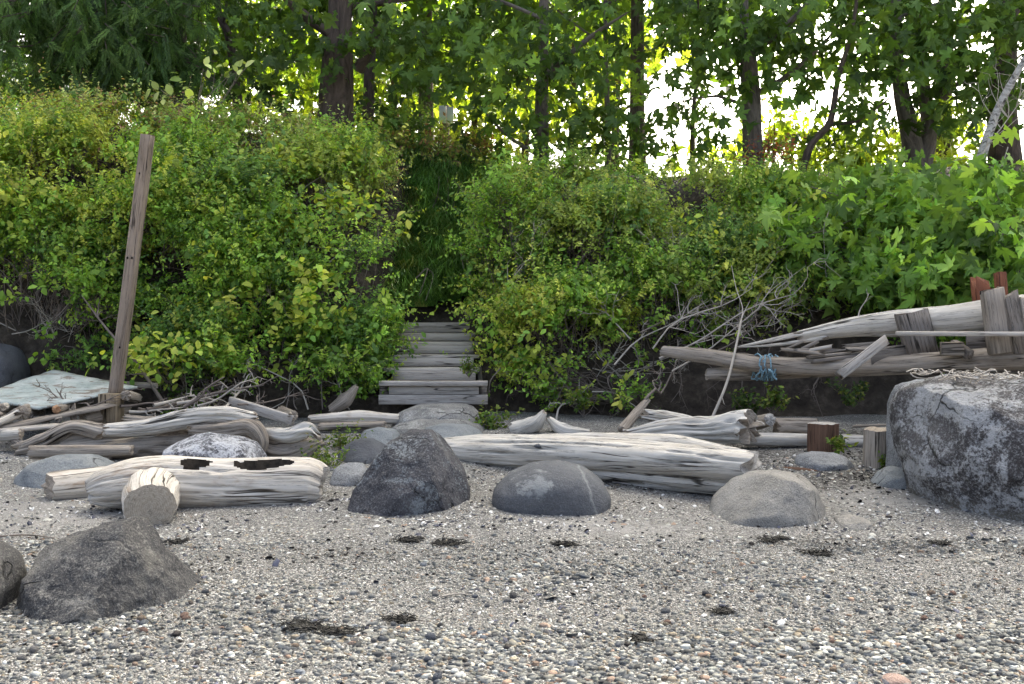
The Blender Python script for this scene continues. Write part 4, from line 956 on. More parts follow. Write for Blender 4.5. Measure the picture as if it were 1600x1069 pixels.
stone('flat coarse slab right under the bottom step', [(606, 664), (622, 645), (650, 634), (700, 631), (740, 634), (752, 650), (745, 664), (680, 670)], 9.95, .4, 'flat', seed=27, sub=4, planes=[(0, -.2, 1, .85)], name='rock', cat='rock', box_e=.65, extra_bottom=.05, amp=.06)
stone('wide low slab below the flat slab under the stairs', [(598, 688), (612, 664), (650, 656), (720, 656), (762, 668), (768, 690), (690, 700)], 9.55, .4, 'flat', seed=29, sub=4, amp=.06, name='rock', cat='rock', box_e=.7)
stone('pale blue smooth rock behind the dark peaked boulder', [(650, 690), (662, 670), (690, 663), (730, 664), (755, 675), (757, 690), (700, 700)], 9.0, .3, 'bluegrey', seed=31, sub=4, name='rock', cat='rock', amp=.02)
stone('greenish grey rock left of the peaked boulder, behind the dark one', [(556, 690), (566, 674), (590, 667), (618, 672), (630, 690), (600, 702)], 9.1, .25, 'bluegrey', seed=33, sub=4, name='rock', cat='rock')
stone('dark grey rock leaning against the left of the peaked boulder', [(524, 728), (532, 702), (552, 688), (580, 686), (606, 700), (612, 728), (570, 738)], 8.35, .3, 'dkgrey', seed=35, sub=4, name='rock', cat='rock', amp=.02)
stone('small pitted grey rock between forked log and peaked boulder', [(513, 750), (520, 734), (540, 723), (565, 724), (578, 740), (570, 756), (535, 760)], 7.55, .2, 'granite', seed=37, sub=4, name='rock', cat='rock')
stone('dark boulder in the shadow at the left edge behind the blue sheet', [(-60, 600), (-40, 550), (-5, 535), (22, 545), (36, 575), (30, 610), (-20, 620)], 10.7, .4, 'dkgrey', seed=39, sub=4)
stone('pale bluish rock behind the upper left of the huge boulder', [(1392, 660), (1394, 620), (1405, 600), (1440, 590), (1470, 600), (1460, 670)], 7.7, .25, 'granite', seed=41, sub=4, name='rock', cat='rock', extra_bottom=.5)

# pale mineral vein and patch on the oval boulder are in its material scale; the pebbles on the log:
for k, (px, py) in enumerate([(842, 697), (853, 697)]):
    c = P(px, py, 7.72); V0_, F0_ = ico(2); o = build('stone', V0_*np.array([.04, .03, .018])+c, F0_, RM['dkgrey'])
    tag(o, ['left of two small dark stones lying on the long log', 'right of two small dark stones lying on the long log'][k], 'stone', 'stones on the log')

# ================================================================ DRIFTWOOD
DE, DP = M['drift_end'], M['drift_end_pale']
# forked log in front
root = empty('driftwood_log', G(330, 800)); tag(root, 'pale forked driftwood log with hollows on top and a sawn stub facing us', 'driftwood log')
V, F, C, uv = tube([P(142, 768, 6.60), P(165, 762, 6.62), P(205, 757, 6.68), P(260, 756, 6.78), P(350, 759, 6.9), P(440, 757, 6.98), P(480, 758, 7.02), P(500, 762, 7.03)], [.085, .135, .17, .187, .185, .195, .19, .15], seg=110, step=.012, amp=.04, knot=.12, seed=4, jag=.05)
ax_ = np.array([P(142, 768, 6.60), P(165, 762, 6.62), P(205, 757, 6.68), P(260, 756, 6.78), P(350, 759, 6.9), P(440, 757, 6.98), P(480, 758, 7.02), P(500, 762, 7.03)])
axis_y = np.interp(V[:, 0], ax_[:, 0], ax_[:, 1]); axis_z = np.interp(V[:, 0], ax_[:, 0], ax_[:, 2])
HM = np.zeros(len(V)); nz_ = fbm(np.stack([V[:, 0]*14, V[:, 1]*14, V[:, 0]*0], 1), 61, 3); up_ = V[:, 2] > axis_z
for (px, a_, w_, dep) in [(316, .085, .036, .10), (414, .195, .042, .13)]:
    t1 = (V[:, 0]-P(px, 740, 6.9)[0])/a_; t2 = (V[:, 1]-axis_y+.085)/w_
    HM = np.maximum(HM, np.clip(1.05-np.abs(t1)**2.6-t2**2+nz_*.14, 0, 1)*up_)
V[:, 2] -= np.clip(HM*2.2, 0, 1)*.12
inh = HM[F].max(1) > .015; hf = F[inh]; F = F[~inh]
build('trunk', V, [F, C], None, root, uv=uv, mats=[M['drift_warm'], DP], fmat=np.concatenate([np.zeros(len(F)), np.ones(len(C))]))
hu = np.unique(hf); rm_ = -np.ones(len(V), int); rm_[hu] = np.arange(len(hu))
build('hollow', V[hu], rm_[hf], plain_mat('shaded_rotten_hollow', (.034, .027, .02), .95, .6, 30), root, uv=uv[hu])  # decayed wood, coloured near black to paint in the shade inside the holes
V, F, C, uv = tube([P(256, 768, 6.92), P(246, 769, 6.76), P(237, 776, 6.55), P(233, 786, 6.34), P(234, 793, 6.25)], [.20, .195, .178, .165, .158], seg=60, step=.014, amp=.03, knot=.12, seed=6)
st = build('stub', V, F, M['drift_warm'], root, uv=uv)
V2, C2, uv2 = V, C, uv
used = np.unique(C2[len(C2)//2:]); remap = {int(a): k for k, a in enumerate(used)}
build('cut_end', V2[used]+np.array([0, -.003, 0]), np.array([[remap[int(a)] for a in f] for f in C2[len(C2)//2:]]), end_mat('sawn_end', (.42, .37, .30), (.27, .225, .175)), root, uv=uv2[used], smooth=False)
tag(log('driftwood_log', [P(78, 762, 6.9), P(150, 756, 7.1), P(240, 748, 7.35), P(330, 745, 7.5)], [.105, .125, .12, .09], M['drift_warm'], DE, seg=28, step=.03, amp=.06, knot=.1, seed=12, jag=.05), 'short rounded driftwood log poking out left behind the forked log', 'driftwood log')
# the long log
root = empty('driftwood_log', G(930, 770)); tag(root, 'long bleached driftwood log lying right of the peaked boulder', 'driftwood log')
V, F, C, uv = tube([P(670, 702, 8.75), P(740, 706, 8.35), P(830, 711, 7.95), P(950, 718, 7.55), P(1070, 727, 7.2), P(1172, 736, 6.95)], [.09, .14, .165, .175, .172, .165], seg=90, step=.02, amp=.05, knot=.12, seed=21, lobes=3, jag=.10, split=.32)
build('trunk', V, [F, C], None, root, uv=uv, mats=[M['drift'], DP], fmat=np.concatenate([np.zeros(len(F)), np.ones(len(C))]))
V, F, C, uv = tube([P(820, 690, 8.1), P(930, 692, 7.75), P(1050, 698, 7.4), P(1150, 713, 7.12)], [.05, .085, .09, .055], seg=22, step=.03, amp=.08, knot=.15, seed=23, jag=.10)
build('upper_split', V, [F, C], None, root, uv=uv, mats=[M['drift'], DP], fmat=np.concatenate([np.zeros(len(F)), np.ones(len(C))]))
V0_, F0_ = ico(3); kn = V0_*np.array([.08, .05, .055]); kn *= (1+.25*fbm(V0_*3, 4, 3))[:, None]
build('knot', kn+P(770, 706, 8.1), F0_, M['drift_dk'], root, uv=np.stack([V0_[:, 0]*.1, V0_[:, 2]*.1], 1))
# root wad on the left
root = empty('driftwood_stump', G(260, 735)); tag(root, 'big twisted grey driftwood stump lying left of centre behind the boulders', 'driftwood stump')
def dpart(name, pts, rads, mat='drift_dk', **kw):
    k = dict(seg=52, step=.022, amp=.13, knot=.32, jag=.10, split=.35); k.update(kw)
    V, F, C, uv = tube([P(*p) for p in pts], rads, **k)
    return build(name, V, [F, C], None, root, uv=uv, mats=[M[mat], DE], fmat=np.concatenate([np.zeros(len(F)), np.ones(len(C))]))
dpart('trunk', [(90, 705, 8.55), (180, 700, 8.6), (280, 695, 8.6), (370, 695, 8.55), (430, 705, 8.5)], [.12, .20, .22, .20, .12], seed=31, lobes=4)
dpart('root', [(165, 672, 8.4), (230, 668, 8.4), (290, 655, 8.35), (350, 650, 8.3), (395, 655, 8.3)], [.05, .075, .085, .075, .06], 'drift', seed=33)
dpart('root', [(300, 672, 8.3), (350, 672, 8.25), (390, 668, 8.25), (408, 690, 8.25), (400, 712, 8.25)], [.05, .085, .085, .06, .04], 'drift_dk', seed=35)
dpart('root', [(30, 702, 8.5), (70, 690, 8.5), (115, 668, 8.5), (160, 676, 8.5)], [.05, .07, .06, .07], 'drift_dk', seed=37)
dpart('root', [(25, 690, 8.6), (60, 715, 8.5), (110, 725, 8.4), (170, 722, 8.4)], [.04, .07, .08, .06], 'drift_dk', seed=39)
dpart('root', [(400, 690, 8.5), (440, 705, 8.4), (470, 700, 8.4), (500, 690, 8.4)], [.07, .12, .11, .04], 'drift_dk', seed=41)
dpart('root', [(415, 676, 8.4), (450, 680, 8.3), (480, 672, 8.3), (495, 680, 8.3)], [.04, .06, .07, .03], 'drift', seed=43)
dpart('root', [(200, 655, 8.7), (240, 662, 8.6), (290, 660, 8.6)], [.04, .06, .05], 'drift_dk', seed=45)
def dw(lab, pts, rads, mat='drift_dk', end=None, name='driftwood_log', cat='driftwood log', **kw):
    k = dict(seg=28, step=.03, amp=.08, knot=.15, jag=.04, split=.16); k.update(kw)
    return tag(log(name, [P(*p) for p in pts], rads, M[mat], end or DE, **k), lab, cat)
dw('smooth grey log with a white nick lying across the stump', [(50, 707, 8.05), (120, 706, 8.05), (205, 704, 8.1)], [.055, .058, .042], seed=51)
dw('short pale log at the left edge under the driftwood planks', [(-40, 684, 8.6), (10, 680, 8.6), (33, 678, 8.6)], [.05, .055, .05], 'drift', seed=53)
# pile under the sheet
dw('thick round log end, largest in the pile under the blue sheet', [(34, 645, 9.0), (60, 636, 9.7)], [.065, .07], seed=55)
dw('log with a fresh orange sawn end under the blue sheet', [(88, 640, 9.1), (130, 630, 9.8)], [.04, .042], 'drift_dk', M['orange_end'], seed=57)
dw('thin stripped log end at the far left of the pile', [(2, 637, 9.1), (40, 630, 9.8)], [.04, .04], 'drift_warm', seed=59)
dw('small round pole end low at the far left of the pile', [(-4, 650, 9.0), (20, 640, 9.7)], [.035, .035], seed=61)
dw('slanting pole running down to the left edge below the pile', [(28, 645, 9.0), (-30, 680, 8.7)], [.045, .04], 'drift', seed=63)
dw('thin pale pole crossing the pile just above the left edge logs', [(22, 650, 8.9), (-30, 672, 8.6)], [.03, .028], 'drift_warm', seed=64)
tag(plank('driftwood_plank', P(8, 668, 8.8), P(170, 630, 9.4), .16, .035, M['plank'], warp=.03, seed=3, jag=(.05, .05)), 'long split plank sloping up to the right under the blue sheet', 'plank')
tag(plank('driftwood_plank', P(-5, 674, 8.6), P(95, 664, 8.8), .12, .03, M['plank_lt'], warp=.02, seed=5, jag=(.05, .05)), 'pale narrow plank lying on the stump at the left', 'plank')
tag(plank('white_plank', P(360, 627, 9.6), P(458, 657, 9.3), .05, .095, M['plank_lt'], seed=7), 'pale squared plank sloping down to the right behind the stump', 'plank')
dw('round log end beside the foot of the pale squared plank', [(458, 650, 9.3), (440, 642, 9.9)], [.05, .05], seed=66)
dw('dark rotten log lump in front of the pile at the left', [(130, 655, 9.3), (160, 648, 9.5), (200, 640, 9.8)], [.07, .08, .05], seed=67)
dw('reddish log end just right of the leaning post', [(197, 618, 9.45), (215, 622, 9.9)], [.05, .045], seed=69)
dw('low brown log lying between the stump and the stairs', [(485, 655, 9.7), (560, 652, 9.75), (625, 655, 9.8)], [.04, .065, .05], 'drift_warm', seed=71)
dw('thin log lying under the brown log left of the stairs', [(500, 667, 9.6), (600, 664, 9.65)], [.04, .04], seed=73)
dw('curled root shell at the foot of the bank left of the stairs', [(518, 640, 10.2), (540, 625, 10.2), (556, 605, 10.25)], [.05, .08, .03], seed=75)
# behind the long log, right
root = empty('driftwood_stump', G(1090, 700)); tag(root, 'driftwood trunk with a flared broken root end behind the long log', 'driftwood stump')
dpart('trunk', [(985, 680, 9.0), (1050, 672, 8.9), (1110, 672, 8.8), (1160, 668, 8.7), (1172, 670, 8.65)], [.05, .09, .11, .15, .16], 'drift', seed=81, lobes=3, jag=.16)
dpart('upper_limb', [(1010, 648, 9.2), (1060, 656, 9.1), (1110, 665, 8.9)], [.055, .06, .04], 'drift', seed=83)
dw('slanting broken limb rising left of the flared driftwood trunk', [(972, 672, 9.3), (992, 648, 9.5), (1012, 625, 9.7)], [.05, .045, .03], seed=85)
dw('sun-bleached root fork beside the stairs', [(806, 672, 9.6), (835, 662, 9.5), (850, 645, 9.5)], [.09, .08, .03], 'drift', seed=87, knot=.3)
dw('second root lump just right of the bleached root fork', [(858, 655, 9.6), (880, 672, 9.5), (920, 676, 9.5)], [.03, .07, .03], 'drift', seed=89, knot=.3)
dw('flat driftwood sliver lying behind the long log, left half', [(800, 682, 9.1), (890, 686, 9.0), (985, 684, 9.0)], [.02, .035, .02], 'drift', seed=91)
dw('low horizontal log running behind the rusty stump', [(1165, 686, 8.82), (1260, 688, 8.85), (1360, 690, 8.9)], [.058, .062, .06], 'drift', seed=93)
dw('squared-off old log above the low horizontal log', [(1212, 668, 9.0), (1275, 668, 9.02)], [.085, .085], 'drift_dk', seed=95)
dw('dark log with a round pinkish cut end, above the low log', [(1203, 656, 8.85), (1168, 664, 9.35)], [.055, .07], 'drift_dk', DP, seed=97)
M['rust'] = wood_mat('rusty_bark', (.17, .10, .065), (.11, .06, .04), (.045, .026, .02), .7)
dw('short reddish-brown upright stump between the low logs', [(1286, 712, 8.6), (1286, 662, 8.62)], [.132, .132], 'rust', DP, seed=99, name='tree_stump', cat='stump', amp=.04, knot=.05, jag=.01)
dw('weathered upright block standing left of the huge boulder', [(1374, 745, 8.05), (1375, 672, 8.05)], [.155, .15], 'drift_dk', DE, seed=101, name='wood_block', cat='wood block', amp=.05, knot=.05, flat=.8, jag=.02)
dw('thin twig log resting on the upright block', [(1335, 666, 9.3), (1390, 664, 9.2)], [.014, .012], seed=103, seg=8)
dw('rotten orange-brown bark strip in front of the granite rock', [(1225, 733, 8.0), (1260, 738, 7.9), (1290, 742, 7.85)], [.02, .035, .02], 'rust', seed=105, flat=.5)

# timbers piled over the huge boulder
dw('long round driftwood pole wrapped with blue rope', [(1035, 548, 10.0), (1100, 556, 9.75), (1200, 570, 9.35), (1330, 574, 8.95), (1450, 567, 8.6), (1560, 560, 8.35), (1680, 556, 8.1)], [.05, .075, .08, .085, .09, .10, .10], 'drift_dk', seed=111, step=.05)
dw('lower grey pole lying under the roped pole', [(1105, 585, 9.75), (1200, 583, 9.55), (1330, 578, 9.2)], [.06, .07, .05], 'drift_dk', seed=113)
root = empty('split_log', P(1400, 540, 9.0)); tag(root, 'large split bleached log tapering to splinters on the left', 'driftwood log')
dpart('trunk', [(1250, 525, 9.35), (1330, 512, 9.15), (1400, 506, 8.95), (1480, 500, 8.75), (1560, 492, 8.55), (1680, 480, 8.3)], [.05, .09, .12, .13, .14, .145], 'drift', seed=115, amp=.06, knot=.08, step=.03, split=.2)
for k, (a, m_, b_, r) in enumerate([((1158, 541, 9.5), (1230, 526, 9.4), (1345, 500, 9.1), .035), ((1160, 543, 9.5), (1220, 538, 9.4), (1290, 528, 9.2), .022), ((1205, 534, 9.4), (1270, 518, 9.3), (1350, 505, 9.05), .04), ((1260, 533, 9.3), (1300, 524, 9.2), (1370, 512, 9.0), .018), ((1225, 546, 9.35), (1250, 536, 9.3), (1270, 526, 9.3), .015)]):
    dpart('splinter', [a, m_, b_], [.006, r*.7, r], 'drift_warm' if k != 4 else 'drift_dk', seed=120+k, amp=.15, knot=.2, seg=12, flat=.6)
tag(plank('timber_post', P(1424, 487, 8.75), P(1442, 556, 8.7), .26, .12, M['plank_dk'], up=(0, 1, 0), warp=.012, seed=11, jag=(.03, .0)), 'broad grey timber leaning upright across the split log', 'timber')
root = empty('timber_post', P(1570, 545, 8.2)); tag(root, 'jagged broken upright timbers at the right edge above the huge boulder', 'timber')
for k, (x0, yt, w) in enumerate([(1553, 452, .165), (1581, 462, .12), (1603, 466, .11), (1628, 455, .14)]):
    plank('board', P(x0-4, yt, 8.3-.02*k), P(x0+12, 552, 8.25-.02*k), w, .13, M['plank_dk' if k % 2 else 'plank'], root, up=(0, 1, 0), warp=.02, seed=20+k, jag=(.045, 0))
tag(plank('rotten_timber', P(1535, 446, 8.75), P(1538, 490, 8.75), .17, .10, M['rot'], up=(0, 1, 0), warp=.02, seed=25, jag=(.09, 0)), 'rust-red rotten timber rising behind the split log', 'timber')
tag(plank('rotten_timber', P(1562, 432, 8.65), P(1566, 480, 8.65), .08, .08, M['rot'], up=(0, 1, 0), warp=.02, seed=26, jag=(.06, 0)), 'thin rust-red splinter post behind the jagged timbers', 'timber')
tag(plank('board', P(1400, 521, 8.45), P(1680, 522, 7.9), .15, .035, M['plank_lt'], seed=27), 'thin pale horizontal board laid across the upright timbers', 'board')
tag(plank('timber_block', P(1470, 545, 8.4), P(1505, 545, 8.35), .14, .11, M['plank'], seed=28), 'squared timber block wedged under the thin board', 'timber')
tag(plank('timber_block', P(1515, 555, 8.3), P(1490, 538, 8.5), .07, .08, M['plank_dk'], seed=29), 'small offcut leaning beside the squared timber block', 'timber')
tag(plank('timber_block', P(1360, 560, 8.85), P(1425, 552, 8.75), .15, .16, M['plank_dk'], warp=.02, seed=30), 'dark heavy timber between roped pole and split log', 'timber')
tag(plank('timber_block', P(1510, 535, 8.55), P(1600, 535, 8.4), .15, .13, M['plank_dk'], warp=.02, seed=31), 'dark brown beam behind the squared timber block', 'timber')
tag(plank('broken_plank', P(1312, 588, 8.55), P(1382, 532, 8.6), .085, .05, M['plank_lt'], up=(0, -1, .4), warp=.015, seed=32, jag=(.02, .05)), 'short broken plank hanging diagonally over the roped pole', 'plank')
for k, (a, b_, w) in enumerate([((1265, 557, 9.1), (1330, 552, 9.0), .07), ((1270, 566, 9.0), (1340, 556, 8.95), .06), ((1320, 541, 9.1), (1385, 535, 8.9), .06), ((1300, 562, 9.05), (1360, 548, 8.95), .05), ((1250, 548, 9.3), (1275, 536, 9.2), .05)]):
    tag(plank('wood_splinter', P(*a), P(*b_), w, .03, M['plank_dk' if k % 2 else 'plank'], warp=.02, seed=40+k, jag=(.04, .04)),
        ['grey wood splinter lying on the roped pole, leftmost', 'lowest grey wood splinter on the roped pole', 'splinter under the split log near the dark timber', 'splinter crossing the others on the roped pole', 'short brown splinter under the tip of the split log'][k], 'splinter', 'splinters on the pole')
for k in range(10):
    x0 = 1225+17*k; a, b_ = P(x0, 556+rng.uniform(-12, 10), 9.2-.03*k+rng.uniform(-.1, .1)), P(x0+rng.uniform(35, 80), 550+rng.uniform(-14, 8), 9.1-.03*k+rng.uniform(-.15, .15))
    tag(plank('wood_scrap', a, b_, rng.uniform(.03, .07), rng.uniform(.02, .04), M[('plank', 'plank_dk', 'plank_lt')[k % 3]], roll=rng.uniform(-.6, .6), warp=.02, seed=60+k, jag=(.05, .05)), 'weathered scrap of wood piled between roped pole and split log, '+['leftmost', 'second from the left', 'third from the left', 'fourth from the left', 'fifth from the left', 'sixth from the left', 'seventh from the left', 'eighth from the left', 'ninth from the left', 'rightmost'][k], 'wood scrap', 'wood scraps on the right pile')
for k in range(6):
    x0 = 5+22*k; a, b_ = P(x0, 655+rng.uniform(-10, 12), 9.0+rng.uniform(-.2, .2)), P(x0+rng.uniform(-50, 60), 642+rng.uniform(-15, 10), 9.3+rng.uniform(-.2, .2))
    tag(plank('wood_scrap', a, b_, rng.uniform(.03, .06), rng.uniform(.02, .04), M[('plank', 'plank_dk', 'plank_dk')[k % 3]], roll=rng.uniform(-.6, .6), warp=.02, seed=80+k, jag=(.04, .04)), 'scrap of wood in the pile below the blue sheet, '+['leftmost', 'second from the left', 'third from the left', 'fourth from the left', 'fifth from the left', 'rightmost'][k], 'wood scrap', 'wood scraps on the left pile')
# blue rope
rope = plain_mat('blue_rope', (.17, .28, .34), .8, .5, 60); root = empty('rope', P(1196, 585, 9.3)); tag(root, 'pale blue rope looped round the driftwood pole', 'rope')
for k in range(10):
    th = np.linspace(0, 2*np.pi, 22); c = P(1184+2.6*k, 574, 9.42-.008*k); r = .115+.008*rng.normal()
    path = c+np.stack([.04*np.sin(th+k*2.1), -np.cos(th)*r, np.sin(th)*r*1.0], 1); path = path+rng.normal(0, .007, path.shape)
    build('loop', *thin([(path, .0075, .0075)], 6), rope, root)
build('tail', *thin([(wig(P(1200, 578, 9.22), P(1214, 593, 9.2), 6, .06), .012, .010)], 6), rope, root)
# leaning post in its stub
root = empty('leaning_post', G(172, 668)); tag(root, 'tall square wooden post leaning right, set in a stub at the left', 'post')
a, b_ = P(179, 622, 9.6), P(231, 211, 9.55)
ps = plank('post', a, b_, .102, .102, M['post'], root, up=(.14, 1, 0), warp=.006, seed=50)
sb = plank('stub', P(174, 668, 9.5), P(174, 615, 9.5), .17, .19, M['stub'], root, up=(.1, 1, 0), warp=.004, seed=51)
hole = plain_mat('bolt_hole', (.012, .01, .008), .9, .1)
for (px, py) in [(199, 403), (206, 403), (218, 271), (187, 543)]:
    c = P(px, py, 9.511); V0_, F0_ = ico(2); build('bolt_hole', V0_*np.array([.009, .009, .012])+c, F0_, hole, root)

# blue weathered sheet
n = 16; uu, vv = np.meshgrid(np.linspace(0, 1, n), np.linspace(0, 1, n)); uu, vv = uu.ravel(), vv.ravel()
A, B, C_, D = P(-45, 620, 9.35), P(62, 637, 9.1), P(212, 604, 9.75), P(85, 577, 10.4)
W = (A*((1-uu)*(1-vv))[:, None]+B*(uu*(1-vv))[:, None]+C_*(uu*vv)[:, None]+D*((1-uu)*vv)[:, None])
W[:, 2] += .012*fbm(W*2.3, 6, 3); e = (uu == 0)|(uu == 1)|(vv == 0)|(vv == 1); W[e] += rng.normal(0, .010, (e.sum(), 3))*np.array([1, 1, .1])
i = (np.arange(n-1)[:, None]*n+np.arange(n-1)[None]).ravel(); q = np.stack([i, i+1, i+n+1, i+n], 1)
edge = [k for k in range(n)]+[k*n+n-1 for k in range(1, n)]+[(n-1)*n+k for k in range(n-2, -1, -1)]+[k*n for k in range(n-2, 0, -1)]
W2 = W-np.array([0, 0, .02]); m_ = n*n
sidef = [(edge[k], edge[k]+m_, edge[(k+1) % len(edge)]+m_, edge[(k+1) % len(edge)]) for k in range(len(edge))]
def sheet_mat():
    m, nt, b = new_mat('peeling_blue_paint'); v = objco(nt)
    p = noise(nt, mapping(nt, v, (1.2, 4, 1)), 3, 8, .7, .8)
    c = ramp(nt, noise(nt, v, 4, 6, .65), [(.3, (.22, .27, .26)), (.5, (.35, .39, .37)), (.72, (.52, .54, .51))])
    c = mixc(nt, ramp(nt, p, [(.54, 0.0), (.58, .9)]), c, (.17, .13, .10))
    c = mixc(nt, ramp(nt, noise(nt, v, 30, 5, .7), [(.52, 0.0), (.75, .5)]), c, (.65, .68, .67))
    nt.links.new(c, b.inputs['Base Color']); b.inputs['Roughness'].default_value = .6; bump(nt, b, p, .5, .01); return m
tag(build('sheet', np.vstack([W, W2]), [q, q[:, ::-1]+m_, np.array(sidef)], sheet_mat(), smooth=False), 'weathered blue-green painted sheet lying on the log pile at the left', 'sheet')
dw('grey board lying behind the blue sheet, right corner', [(120, 596, 10.3), (245, 603, 10.1)], [.03, .03], seed=107, flat=.4)

# ================================================================ STAIRS
root = empty('wooden_stairs', P(678, 640, 10.3)); tag(root, 'weathered wooden stairs climbing into the gully', 'stairs')
def face(name, x0, x1, y0, y1, d, thick, mat, sd): # a board whose front face fills the given pixels
    a, b_ = P(x0, (y0+y1)/2, d), P(x1, (y0+y1)/2, d); return plank(name, a, b_, thick, (y1-y0)*m_per_px(d), M[mat], root, seed=sd, warp=.004, bev=.004)
face('tread', 593, 762, 595.3, 602.5, 10.25, .10, 'plank_lt', 60); face('riser', 608, 748, 603, 616.3, 10.29, .04, 'plank_lt', 61); face('board', 592, 762, 616.8, 631.5, 10.26, .05, 'plank_lt', 62)
for x0, x1 in ((594, 607.5), (748.5, 761)): face('bracket', x0, x1, 603, 616.3, 10.42, .10, 'plank_dk', 63)
ST = [(613, 743, 580, 594, 10.62), (612, 740, 560, 572.5, 10.92), (613, 740, 540, 552.5, 11.22), (622, 738, 522, 533, 11.52), (626, 734, 504, 519.5, 11.82)]
for k, (x0, x1, y0, y1, d) in enumerate(ST):
    face('riser', x0, x1, y0, y1, d, .045, 'plank_lt', 64+k)
    zb = P(x0, y1, d)[2]; a, b_ = P(x0-10, y1, d-.15), P(x1+9, y1, d-.15); a[2] = b_[2] = zb-.024
    plank('tread', a, b_, .26, .04, M['plank_lt'], root, seed=70+k, warp=.004)
for s, (x0, x1) in enumerate(((600, 612), (752, 744))):
    a, b_ = P(x0, 612, 10.45), P(x1, 520, 11.85); a[2] -= .08; b_[2] -= .08; plank('stringer', a, b_, .05, .16, M['plank_dk'], root, seed=80+s)

# ================================================================ DEAD BRANCHES
ORD = ['leftmost', 'second', 'third', 'fourth', 'fifth', 'sixth', 'seventh', 'eighth', 'ninth', 'tenth', 'eleventh', 'twelfth', 'thirteenth', 'fourteenth', 'fifteenth', 'rightmost']
def ordinal(k, n): return ORD[0] if k == 0 else (ORD[-1] if k == n-1 else ORD[k]+' from the left')
def deadbranch(lab, a, b_, r, mat='twig_pale', nsub=6, lvl=2, w=.05, sag=0, mid=None, sublen=.35, name='dead_branch', cat='branch', group=None):
    A, B = P(*a), P(*b_); br = branch_set(A, B, r, nsub, sublen, w, lvl, sag)
    if mid: br[0] = (catmull([A]+[P(*m) for m in mid]+[B], 16), r, r*.4)
    return tag(build(name, *thin(br, 6), M[mat]), lab, cat, group)
br = [(catmull([P(1112, 655, 9.2), P(1135, 600, 9.3), P(1148, 550, 9.5), P(1158, 500, 9.7)], 14), .015, .010), (catmull([P(1158, 503, 9.7), P(1160, 480, 9.8), P(1150, 450, 9.9), P(1143, 415, 10.0)], 10), .006, .003), (wig(P(1128, 620, 9.25), P(1132, 632, 9.2), 4), .004, .002), (wig(P(1158, 500, 9.7), P(1172, 470, 9.8), 5), .005, .002)]
tag(build('dead_branch', *thin(br, 6), M['twig_pale']), 'tall bleached dead branch standing right of centre, curving down to the driftwood', 'branch')
deadbranch('long grey stick leaning across the bank behind the post', (262, 640, 10.0), (128, 462, 10.6), .022, 'twig', 4, sublen=.2, w=.02)
DB = [((1030, 560, 10.3), (1240, 460, 10.4), .012, 'bleached branch fanning up to the right above the roped pole'), ((1020, 545, 10.3), (1175, 450, 10.5), .010, 'upper branch of the bleached tangle, reaching furthest left'), ((1050, 580, 10.2), (1200, 470, 10.2), .010, 'middle branch of the bleached tangle above the roped pole'),
      ((1075, 560, 10.2), (1235, 480, 10.1), .009, 'lower branch of the bleached tangle above the roped pole'), ((1000, 520, 10.5), (1130, 470, 10.6), .009, 'grey branch lying over the twiggy shrub left of the tangle'), ((960, 570, 10.4), (1090, 480, 10.5), .011, 'long dead stem slanting up from the loose shrub')]
for a, b_, r, lab in DB: deadbranch(lab, a, b_, r, 'twig_pale' if r > .0095 else 'twig', 9, w=.05, group='bleached tangle')
deadbranch('stick leaning up out of the dark soil right of the stairs', (868, 662, 10.2), (905, 590, 10.6), .012, 'twig_pale', 3)
deadbranch('thin pale stick bent on the dark soil below the right bank', (925, 612, 10.5), (1000, 640, 10.3), .009, 'twig_pale', 2, mid=[(960, 615, 10.5)])
deadbranch('branch running up from the limb left of the flared trunk', (985, 655, 9.6), (1060, 560, 10.3), .018, 'twig', 5)
deadbranch('dead twigs standing in the upper right bank near the gully', (810, 400, 11.6), (800, 310, 11.8), .010, 'twig_pale', 9, w=.08)
deadbranch('white dead twigs on the right bank, above the twiggy shrub', (830, 380, 11.5), (850, 300, 11.7), .009, 'twig_pale', 8)
deadbranch('spreading grey twigs in the middle of the right bank', (1010, 420, 11.0), (1110, 400, 11.0), .009, 'twig', 10)
deadbranch('grey horizontal dead branch left of the loose shrub', (870, 450, 11.1), (930, 375, 11.2), .009, 'twig', 8)
deadbranch('wispy grey twigs rising over the bright green shrub right of the stairs', (800, 470, 11.0), (835, 360, 11.2), .008, 'twig_pale', 12, sublen=.5, w=.08)
deadbranch('fan of dead twigs high on the right bank, left of the dense shrub', (960, 400, 11.3), (1005, 300, 11.7), .008, 'twig', 12, sublen=.5, w=.08)
deadbranch('dead twigs crossing the loose shrub above the undercut', (985, 530, 10.6), (900, 440, 10.8), .009, 'twig_pale', 12, sublen=.45, w=.08)
deadbranch('thin white twigs left of the maple boughs', (1190, 430, 10.9), (1230, 350, 11.1), .007, 'twig_pale', 10, sublen=.5, w=.08)
deadbranch('arching grey stems over the left bank beside the bramble', (420, 400, 10.9), (330, 290, 11.3), .007, 'twig', 8, sublen=.5, w=.09)
deadbranch('grey dead twigs behind the leaning post', (150, 480, 10.9), (20, 350, 11.2), .012, 'twig', 12)
deadbranch('dense dead twigs in the hollow at the far left', (60, 520, 10.7), (160, 420, 10.9), .010, 'twig', 12)
deadbranch('arched dead branch high on the left bank near the gully', (470, 350, 11.5), (520, 265, 11.7), .012, 'twig_pale', 6, mid=[(460, 310, 11.5), (480, 290, 11.6)])
deadbranch('white forked twig in the middle of the left bank', (515, 410, 10.9), (545, 385, 10.9), .008, 'twig_pale', 5)
deadbranch('pale snag among stems behind the white plank', (380, 590, 10.4), (390, 560, 10.4), .010, 'twig_pale', 4)
